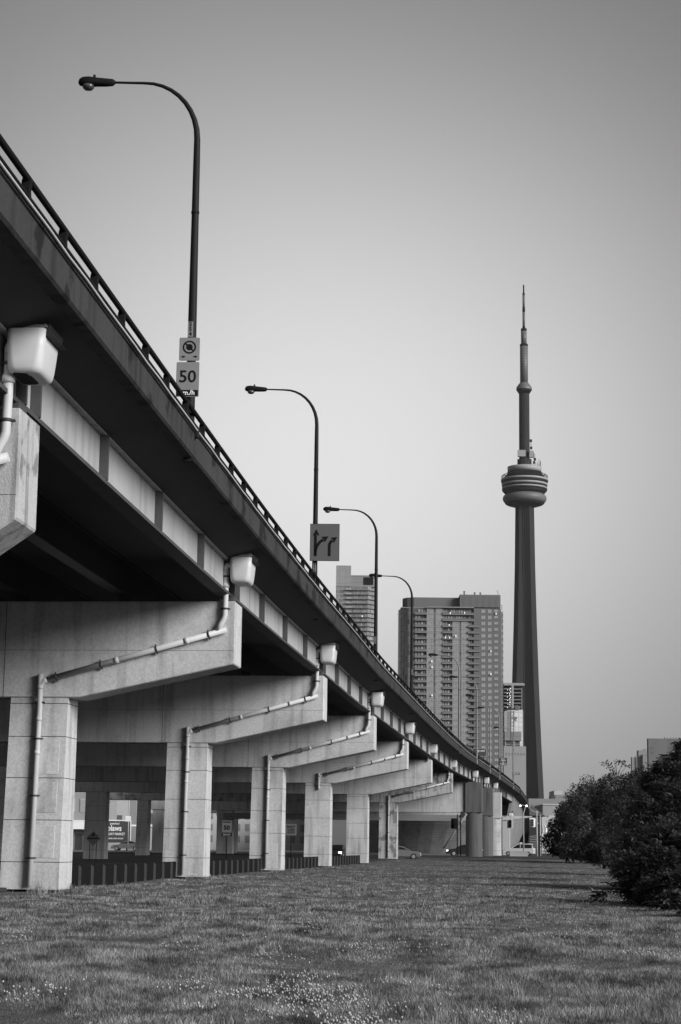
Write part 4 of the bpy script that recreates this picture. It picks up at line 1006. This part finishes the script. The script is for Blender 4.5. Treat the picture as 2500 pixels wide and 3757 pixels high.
# tower crane
c = W(1880, 2700, 1090); T_ = thing('tower_crane', 'construction crane with short jib in front of the bright glass block', 'crane', (c.x, 1090, 0))
def zc_(v): return W(1880, v, 1090).z
m = MB(); hw = .9
for sx in (-1,1):
    for sy in (-1,1): m.tube([(sx*hw,sy*hw,zc_(2990)),(sx*hw,sy*hw,zc_(2608))], .16, 4)
z = zc_(2760); zz = zc_(2608)
while z < zz:
    m.tube([(-hw,-hw,z),(hw,-hw,min(zz,z+2))], .1, 4); m.tube([(hw,-hw,z),(-hw,-hw,min(zz,z+2))], .1, 4); z += 2
m.build('mast', M['frame'], T_)
m = MB(); m.tube([(-6.5,0,zc_(2607)),(3,0,zc_(2600)),(4.5,0,zc_(2598))], .55, 5); m.box(1.6,-1.2,zc_(2606),3.6,1.2,zc_(2588)); m.build('jib', M['frame'], T_)
m = MB(); m.box(-1.6,-1.2,zc_(2636),2.8,1.2,zc_(2630)); m.box(1.2,-.8,zc_(2646),2.4,.8,zc_(2636)); m.box(-3.0,-1.4,zc_(2690),-1.3,0,zc_(2610)); m.build('hoist_platform', M['far3'], T_)

# ------------------------------------------------------------------ buildings right of the tall tower and above the hedge
pxbox('low_building', 'long flat low building at the right foot of the tall tower', 'building', 1940, 2160, 2931, 900, M['far3'], 40)
T_, w, z = pxbox('low_building', 'pale low building with roof lamps in front of the long flat one', 'building', 1992, 2150, 2952, 700, M['far1'], 30)
m = MB(); m.box(-w/2,-.3,z-.2,w/2,-.01,z+.2); m.box(-w/2+2,-.4,z-4.6,w/2,-.02,z-4.0); m.build('cornice', M['far2'], T_)
pxbox('far_block', 'pale stepped far-off block on the horizon right of the tall tower', 'building', 2034, 2064, 2901, 1700, M['far2'], 40)
T_, w, z = pxbox('far_block', 'darker far-off flat block beside the pale stepped one, right of the tall tower', 'building', 2038, 2088, 2916, 1300, M['far3'], 40)
T_, w, z = pxbox('concrete_block', 'large blank concrete block with chimney row on its roof above the hedge at right', 'building', 2379, 2540, 2710, 700, M['far_dark'], 3)
m = MB()
for i in range(11):
    x = w*.5-9.5+i*1.05; m.tube([(x+rnd.uniform(-.1,.1),2,z),(x,2,z+.45+.35*rnd.random())], .32, 8)
m.build('chimney', M['far1'], T_)
for zz in (4.0, 5.6):
    m = MB(); m.box(-w/2+.8,-.06,z-zz,-w/2+2.0,-.004,z-zz+.8); m.build('window', M['frame'], T_)
m = MB(); m.box(-w/2+7.4,-.06,z-4.4,-w/2+7.8,-.004,z-3.6); m.build('window', M['frame'], T_)
T_, w, z = pxbox('stepped_building', 'pale stepped far building just left of the large blank concrete block', 'building', 2343, 2385, 2753, 1000, M['far3'], 6)
a = W(2320,2777,1000); m = MB(); m.box(-w/2-3.3,1,0,-w/2-.02,5,a.z); m.box(-w/2-1.4,.5,0,-w/2-.01,.99,a.z+.7); m.build('lower_wing', M['far1'], T_)
m = MB(); m.box(-w/2+1.9,-2,0,w/2-.2,-.02,W(2360,2769,1000).z); m.build('dark_annex', M['far3'], T_)
m = MB(); m.box(w*.1,2,z,w/2,6,z+.8); m.tube([(w*.05,3,z),(w*.05,3,z+1.2)], .08, 4); m.tube([(w*.3,3,z+.8),(w*.3,3,z+1.6)], .08, 4); m.build('rooftop_unit', M['far1'], T_)
# pavilion with a pyramid roof
D = 520; a = W(1940,2992,D); b = W(2000,2992,D); T_ = thing('pavilion', 'building with a dark pyramid roof at the end of the exit ramp', 'building', ((a.x+b.x)/2, D, 0)); w = b.x-a.x
m = MB(); m.box(-w/2+.3,.3,0,w/2-.6,8,a.z); m.build('wall', M['far3'], T_)
ap = W(1954,2953,D).z; m = MB(); m.add([(-w/2,0,a.z+.01),(w/2,0,a.z+.01),(w/2,9,a.z+.01),(-w/2,9,a.z+.01),(-w*.22,4.5,ap),(-w*.20,4.5,ap)], [(0,1,5,4),(1,2,5),(2,3,4,5),(3,0,4),(3,2,1,0)]); m.build('roof', M['roofdark'], T_)
m = MB(); m.box(-w/2,-.15,a.z-.25,w/2,-.01,a.z); m.build('eaves', M['ink'], T_)
m = MB()
for i in range(4): m.box(-w/2+.6+i*1.0,.2,1.2,-w/2+1.1+i*1.0,.29,a.z-.5)
m.build('window', M['wglass'], T_)
T_, w, z = pxbox('corner_shop', 'pale building with flat awning beside the hedge end', 'building', 1988, 2075, 2998, 430, M['far2'], 15)
m = MB(); m.box(w*.05,-2.0,z-1.6,w*.5,-.01,z-1.3); m.build('awning', M['far2'], T_)
T_, w, z = pxbox('slatted_screen', 'dark slatted metal screen with pale louvres behind the signal poles', 'screen', 1943, 1987, 3030, 395, M['darksteel'], .5)
for i in range(11):
    m = MB(); m.prism([(-w/2,.25+i*.36),(w*.15,.45+i*.36),(w*.15,.56+i*.36),(-w/2,.36+i*.36)], -.25, -.02, 'y'); m.build('slat', M['far1'], T_)
c = W(2003, 3062, 260); T_ = thing('banner', 'curved striped white banner between the poles and the hedge', 'banner', (c.x, 260, gz(260)))
for j in range(3):
    m = MB(); pts = [(-.55+j*.42+.22*math.sin(q*1.2), 0, c.z+1.0-q*.55) for q in range(5)]; m.tube(pts, [.03,.10,.14,.12,.04], 6); m.build('strip', M['far2'] if j != 1 else M['ink_white'], T_)
m = MB(); m.tube([(-.8,.1,0),(-.8,.1,c.z+1.2)], .04, 6); m.build('post', M['pole'], T_)

# ------------------------------------------------------------------ behind the deck at left: shops
T_, w, z = pxbox('shop_building', 'pale rendered shop building seen under the highway behind the market sign', 'building', 385, 700, 2880, 330, M['far2'], 20)
for q in ((-w/2+2,-.08,z-7.2,-w/2+3.2,-.005,z-5.2),(w*.05,-.08,z-6.6,w*.05+1.3,-.005,z-4.8)): m = MB(); m.box(*q); m.build('window', M['frame'], T_)
m = MB(); m.box(-w/2,-.2,4.4,w/2,-.01,4.7); m.build('ledge', M['ink_white'], T_)
m = MB(); m.box(-w*.2,-.15,0,-w*.12,-.012,z); m.box(w*.2,-.15,0,w*.23,-.012,z); m.build('pilaster', M['far1'], T_)
T_, w, z = pxbox('shop_building', 'grey building with a white canopy seen between the nearest column and the dark one', 'building', -60, 380, 2860, 300, M['far1'], 20)
for j in range(8):
    x = -w/2+1.5+j*2.3; m = MB(); m.box(x,-.1,6.3,x+1.5,-.01,8.3); fr = m.build('window', M['far2'], T_); g = MB(); g.box(x+.1,-.13,6.4,x+1.4,-.105,8.2); g.build('pane', M['wglass'], fr)
m = MB(); m.prism([(-.01,5.0),(-1.6,4.6),(-1.6,3.6),(-.01,3.6)], -w/2, w/2, 'x'); m.build('canopy', M['ink_white'], T_)
for j in range(7): m = MB(); m.box(-w/2+1.2+j*2.7,-.05,.2,-w/2+2.3+j*2.7,-.004,2.9); m.build('doorway', M['recess'], T_)
T_, w, z = pxbox('apartment_block', 'bright pale block seen through the gap between the second and third columns', 'building', 720, 1130, 2890, 420, M['far2'], 20)
for i in range(12):
    for j in range(5): m = MB(); m.box(-w/2+1+i*2.0,-.06,2+j*2.5,-w/2+1.9+i*2.0,-.004,3.5+j*2.5); m.build('window', M['far3'], T_)
pxbox('dark_building', 'dark brick building seen under the deck behind the plain wide pier', 'building', 1135, 1640, 2920, 400, M['brick'], 20)
c = W(442, 3050, 300); T_ = thing('market_sign', 'large dark market sign board with white lettering under the highway', 'sign', (c.x, 297, 0))
z = c.z; k3 = 300/7060.0
m = MB(); m.box(-2.7,0,z-1.75,1.85,.3,z+1.55); pl = m.build('board', M['blue_sign'], T_)
m = MB(); m.box(-2.8,-.06,z+1.55,1.95,.36,z+1.72); m.box(1.852,-.06,z-1.75,1.97,.36,z+1.548); m.build('frame', M['ink_white'], T_)
text_mesh('lettering', 'Loblaws', 1.20, M['ink_white'], pl, (-1.05,-.03,z+.42), bold=.035, sx=.80)
text_mesh('lettering', 'great food', .42, M['ink_white'], pl, (-.55,-.03,z+1.15), bold=.01, sx=.8)
text_mesh('lettering', 'QUEENS QUAY MARKET', .52, M['ink_white'], pl, (-1.2,-.03,z-.45), bold=.014, sx=.80)
text_mesh('lettering', 'food...and a lot more!', .40, M['ink_white'], pl, (-.75,-.03,z-1.1), bold=.01, sx=.9)
m = MB(); m.tube([(-2.3,.15,0),(-2.3,.15,z-1.7)], .12, 8); m.tube([(1.4,.15,0),(1.4,.15,z-1.7)], .12, 8); m.build('post', M['pole'], T_)
c = W(475, 2920, 280); T_ = thing('street_lamp', 'pale street lamp with curved arm seen under the highway beside the market sign', 'street lamp', (c.x, 280, 0))
m = MB(); m.tube([(0,0,.2),(0,0,c.z)], .09, 8); pl = m.build('pole', M['far2'], T_)
m = MB(); m.tube([(0,0,c.z),(-.8,0,c.z+.15),(-1.6,0,c.z-.3),(-2.4,0,c.z-.9),(-3.1,0,c.z-1.05)], .05, 6); m.build('arm', M['far2'], T_)
m = MB(); m.box(-.45,-.1,c.z-3.7,.35,-.02,c.z-2.9); m.build('sign_panel', M['ink_white'], T_)

# ------------------------------------------------------------------ vehicles
def car(name, label, x, y, z, rz, paint, kind='sedan', lights=False):
    T_ = thing(name, label, 'van' if kind == 'van' else 'car', (x, y, z), rz, 'vehicles on the street beyond the grass')
    # local x = forward, width along y
    if kind == 'sedan':
        L_, Wd = 4.6, .88
        side = [(-2.3,.35),(-2.32,.75),(-2.2,.98),(-1.5,1.02),(1.0,.98),(1.9,.86),(2.25,.68),(2.32,.42),(2.2,.30)]
        gh = [(-1.75,1.01),(-1.05,1.40),(-.4,1.47),(.25,1.42),(1.15,.985)]; wxs = (-1.4, 1.42)
    else:
        L_, Wd = 4.9, .95
        side = [(-2.4,.35),(-2.45,.9),(-2.4,1.12),(1.1,1.10),(2.0,.95),(2.4,.7),(2.45,.45),(2.3,.32)]
        gh = [(-2.35,1.11),(-2.15,1.72),(-1.6,1.80),(.2,1.76),(1.35,1.09)]; wxs = (-1.5, 1.5)
    m = MB(); n_ = len(side)
    secs = [[(px*.97, -Wd, pz*.98) for px, pz in side], [(px, -Wd+.12, pz) for px, pz in side], [(px, Wd-.12, pz) for px, pz in side], [(px*.97, Wd, pz*.98) for px, pz in side]]
    m.loft(secs, smooth=False)
    bd = m.build('body', paint, T_, bevel=.03)
    m = MB(); m.loft([[(px*.96, -Wd+.16+(pz-1)*.25, pz) for px, pz in gh], [(px, 0, pz+.02) for px, pz in gh], [(px*.96, Wd-.16-(pz-1)*.25, pz) for px, pz in gh]]); m.build('cabin', paint, T_, bevel=.02)
    for sg in (-1, 1):
        m = MB(); zb2, zt2 = 1.03, gh[2][1]-.09
        a = [(gh[0][0]+.28,zb2+.06),(gh[1][0]+.1,zt2-.02),(-.35,zt2+.01),(-.35,zb2+.06)]; b = [(-.27,zb2+.06),(-.27,zt2),(gh[3][0]-.05,zt2-.06),(gh[4][0]-.35,zb2+.03)]
        for q in (a, b):
            vs = [(px, sg*(Wd-.155-(pz-1)*.25), pz) for px, pz in q]+[(px, sg*(Wd-.19-(pz-1)*.25), pz) for px, pz in q]
            m.add(vs, [(0,1,2,3),(7,6,5,4),(0,4,5,1),(1,5,6,2),(2,6,7,3),(3,7,4,0)])
        m.build('side_window', M['carglass'], T_)
    m = MB(); p0, p1 = gh[3], gh[4]; q0, q1 = gh[1], gh[0]
    for (a, b, s) in ((p0, p1, .02), (q0, q1, -.02)):
        m.add([(a[0]*.9+b[0]*.1+s,-Wd+.34,a[1]*.9+b[1]*.1+.035),(a[0]*.9+b[0]*.1+s,Wd-.34,a[1]*.9+b[1]*.1+.035),(a[0]*.1+b[0]*.9+s,Wd-.26,a[1]*.1+b[1]*.9+.035),(a[0]*.1+b[0]*.9+s,-Wd+.26,a[1]*.1+b[1]*.9+.035)], [(0,1,2,3)])
    m.build('windscreen', M['carglass'], T_)
    for wx in wxs:
        for sg in (-1, 1):
            m = MB(); m.tube([(wx,sg*(Wd-.18),.33),(wx,sg*(Wd+.02),.33)], .335, 20); w_ = m.build('wheel', M['tyre'], T_)
            m = MB(); m.tube([(wx,sg*(Wd+.015),.33),(wx,sg*(Wd+.035),.33)], .20, 12); m.build('rim', M['rim'], w_)
    for sg in (-1, 1):
        m = MB(); m.box(side[-3][0]-.18, sg*.66-.17, .60, side[-3][0]+.03, sg*.66+.17, .76); m.build('headlight', M['lamp_lit'] if lights else M['rim'], T_)
        m = MB(); m.box(-L_/2-.03, sg*.70-.13, .74, -L_/2+.15, sg*.70+.13, .90); m.build('tail_light', M['frame'], T_)
    m = MB(); m.box(2.28 if kind == 'sedan' else 2.42, -.75, .30, 2.36 if kind == 'sedan' else 2.5, .75, .44); m.build('bumper', M['ink'], T_)
    return T_
a = W(1549, 3142, 214); car('car', 'silver sedan with dark roof emerging from behind the thin-piped column', a.x-2.35, 215, .12, 0, M['carsilver'])
a = W(1635, 3137, 222); a = W(1636,3137,245); car('car', 'black sedan facing left, half behind the dark stained pier', a.x+2.4, 245, .42, R(180), M['carblack'], lights=True)
a = W(1960, 3130, 290); v_ = car('van', 'white minivan taxi behind the low concrete barrier', a.x-2.3, 290, .38, R(168), M['carwhite'], 'van')
m = MB(); m.box(-.5,-.22,1.83,-.15,.22,1.98); m.build('taxi_sign', M['ink_white'], v_)
a = W(1232, 3125, 205); car('car', 'oncoming car with bright headlights between the two plain columns', a.x+.2, 206, .15, R(-100), M['carblack'], lights=True)
a = W(905, 3130, 240); car('car', 'parked dark car seen left of the market street between columns', W(466,3130,291).x, 291, .42, R(175), M['carsilver'])
a = W(1870, 3125, 262); b = W(1936, 3125, 262); T_ = thing('concrete_barrier', 'low pale concrete barrier block in front of the white van', 'barrier', (a.x, 262, gz(262)))
m = MB(); L_ = b.x-a.x; m.prism([(-.3,0),(.3,0),(.2,.25),(.1,.78),(-.1,.78),(-.2,.25)], 0, L_, 'x'); m.build('block', M['far1'], T_, bevel=.02)

# ------------------------------------------------------------------ signals and poles near the far piers
def signal(root, x, y, z, mt_):
    m = MB(); m.box(x-.42,y,z-.62,x+.42,y+.03,z+.62); bp = m.build('backboard', mt_, root)
    m = MB(); m.box(x-.17,y-.25,z-.52,x+.17,y-.004,z+.52); m.build('signal_housing', M['far2'] if mt_ is M['ink_white'] else M['ink'], bp)
    for k in (-1,0,1):
        m = MB(); m.tube([(x,y-.26,z+k*.33),(x,y-.44,z+k*.33-.02)], [.13,.135], 10); m.build('visor', M['ink'], bp)
c = W(1866, 3022, 268); T_ = thing('traffic_signal', 'pale-backed traffic signal in front of the slim pale pier', 'traffic signal', (c.x, 268, gz(268)))
m = MB(); m.tube([(-.9,.1,0),(-.9,.1,c.z+.6),(-.3,.1,c.z+.6)], .06, 8); m.build('pole', M['pole'], T_); signal(T_, .25, 0, c.z-gz(268), M['far2'])
c = W(1957, 3018, 275); pz = gz(275); T_ = thing('traffic_signal', 'white-backed traffic signal on a mast arm beside the exit ramp', 'traffic signal', (c.x, 275, pz))
px_ = W(1971.5,3100,275).x-c.x; px2 = W(1986,3100,275).x-c.x
m = MB(); m.tube([(px_,.2,0),(px_,.2,W(1971,2975,275).z-pz)], [.11,.07], 8); m.tube([(px_,.2,c.z-pz+.4),(0,.15,c.z-pz+.5)], .05, 6); m.build('pole', M['far2'], T_); signal(T_, -.1, 0, c.z-pz, M['ink_white'])
T_ = thing('pole', 'slim pale pole right of the signal on the mast arm, at the hedge end', 'pole', (c.x+px2, 276, pz))
m = MB(); m.tube([(0,0,0),(0,0,W(1986,2990,276).z-pz)], [.10,.06], 8); m.tube([(0,0,W(1986,3025,276).z-pz),(-1.0,0,W(1986,3012,276).z-pz)], .03, 6); m.build('shaft', M['far2'], T_)
c = W(1922, 3110, 266); T_ = thing('street_lamp', 'thin lamp post with two lit lamps in front of the exit ramp', 'street lamp', (c.x, 266, gz(266)))
zt_ = W(1922,2956,266).z-gz(266)
m = MB(); m.tube([(0,0,0),(0,0,zt_-1),(.3,0,zt_-.1),(.45,0,zt_)], [.09,.07,.05,.04], 8); m.tube([(.42,0,zt_),(-.4,0,zt_+.1)], .03, 6)
m.tube([(.42,0,zt_),(1.0,0,zt_-.55),(1.6,0,zt_-.85),(2.1,0,zt_-.85)], .035, 6); m.build('pole', M['far2'], T_)
for x in (-.42, .42): m = MB(); m.lathe([(.02,-.14),(.12,-.08),(.14,0),(.10,.08),(.02,.12)], 12, (x,0,zt_)); m.build('lamp_globe', M['lamp_lit'], T_)
c = W(1668, 3100, 232); T_ = thing('traffic_signal', 'dark traffic signal on twin posts under the far deck beside a slanting brace', 'traffic signal', (c.x, 232, gz(232)))
m = MB(); m.tube([(.35,0,0),(.35,0,5.1)], .07, 8); m.tube([(.75,0,0),(.75,0,5.1)], .07, 8); m.build('pole', M['rail'], T_)
m = MB(); m.tube([(-1.3,.1,1.0),(1.5,.1,5.2)], .10, 8); m.build('brace', M['far3'], T_); signal(T_, 0, -.1, 4.0, M['ink'])

hz = bpy.data.materials.new('haze_air'); hz.use_nodes = True
hz.node_tree.nodes.remove(hz.node_tree.nodes['Principled BSDF']); pv = hz.node_tree.nodes.new('ShaderNodeVolumePrincipled')
pv.inputs['Color'].default_value = (.8,.8,.8,1); pv.inputs['Density'].default_value = .000036; pv.inputs['Anisotropy'].default_value = .2
hz.node_tree.links.new(pv.outputs[0], hz.node_tree.nodes['Material Output'].inputs['Volume'])
m = MB(); m.box(-1400,-320,-1.2,1400,2020,562); o = m.build('haze', hz); tag(o, 'thin evening haze over the city', None, None, 'stuff')

# ------------------------------------------------------------------ camera, light, sky
cam = bpy.data.cameras.new('camera'); co = bpy.data.objects.new('camera', cam); C.objects.link(co)
cam.sensor_fit = 'VERTICAL'; cam.sensor_height = 36.0; cam.lens = F/3757*36; cam.clip_end = 20000; cam.clip_start = .1
co.location = (0, 0, EYE)
fw = Vector((0, math.cos(PITCH), math.sin(PITCH))); upv = Vector((0, -math.sin(PITCH), math.cos(PITCH))); rt = Vector((1,0,0))
# image right/up in camera axes (roll): world up leans to the right in the picture
r2 = rt*math.cos(ROLL) + upv*math.sin(ROLL); u2 = -rt*math.sin(ROLL) + upv*math.cos(ROLL)
Mc = Matrix((( r2.x, u2.x, -fw.x), (r2.y, u2.y, -fw.y), (r2.z, u2.z, -fw.z)))
co.rotation_euler = Mc.to_euler(); sc.camera = co

SUN_AZ, SUN_EL = R(127), R(22)   # azimuth from +Y towards +X
sd = Vector((math.sin(SUN_AZ)*math.cos(SUN_EL), math.cos(SUN_AZ)*math.cos(SUN_EL), math.sin(SUN_EL)))
su = bpy.data.lights.new('sun', 'SUN'); su.energy = 5.0; su.angle = R(26); so = bpy.data.objects.new('sun', su); C.objects.link(so)
so.rotation_euler = (-sd).to_track_quat('-Z', 'Y').to_euler(); so.location = (30, -30, 60)
wd = bpy.data.worlds.new('World'); sc.world = wd; wd.use_nodes = True
N = wd.node_tree.nodes; L = wd.node_tree.links; bg = N['Background']
sky = N.new('ShaderNodeTexSky'); sky.sky_type = 'NISHITA'; sky.sun_disc = False; sky.sun_elevation = SUN_EL; sky.sun_rotation = SUN_AZ
bw = N.new('ShaderNodeRGBToBW'); L.new(sky.outputs[0], bw.inputs[0])
tc = N.new('ShaderNodeTexCoord')
def wm(op, a, b=None, c=None):
    n = N.new('ShaderNodeMath'); n.operation = op
    for i, q in enumerate((a, b, c)):
        if q is None: continue
        if isinstance(q, (int, float)): n.inputs[i].default_value = q
        else: L.new(q, n.inputs[i])
    return n.outputs[0]
def glow(d, sig, amp):      # amp * exp(-(1-cos)/(sig^2/2))
    n = N.new('ShaderNodeVectorMath'); n.operation = 'DOT_PRODUCT'; L.new(tc.outputs['Generated'], n.inputs[0]); n.inputs[1].default_value = Vector(d).normalized()
    e = wm('MULTIPLY', wm('SUBTRACT', n.outputs['Value'], 1.0), 2.0/(sig*sig)); return wm('MULTIPLY', wm('EXPONENT', e), amp)
g1 = wm('ADD', glow(ray(900, 1700), R(11.8), .56), glow(ray(2100, 1600), R(9.5), .20))
g2 = glow((math.sin(R(128)), math.cos(R(128)), .15), R(38), .75)
base = wm('MULTIPLY_ADD', bw.outputs[0], .010, .11)
tot = wm('ADD', wm('ADD', g1, g2), base)
cbn = N.new('ShaderNodeCombineColor'); [L.new(tot, cbn.inputs[i]) for i in range(3)]
L.new(cbn.outputs[0], bg.inputs['Color']); bg.inputs['Strength'].default_value = 1.0
sc.view_settings.view_transform = 'Standard'; sc.view_settings.look = 'None'; sc.view_settings.exposure = 0; sc.view_settings.gamma = 1
sc.cycles.max_bounces = 5; sc.cycles.diffuse_bounces = 2; sc.cycles.glossy_bounces = 2; sc.cycles.transparent_max_bounces = 4
sc.cycles.use_denoising = True; sc.cycles.volume_bounces = 0
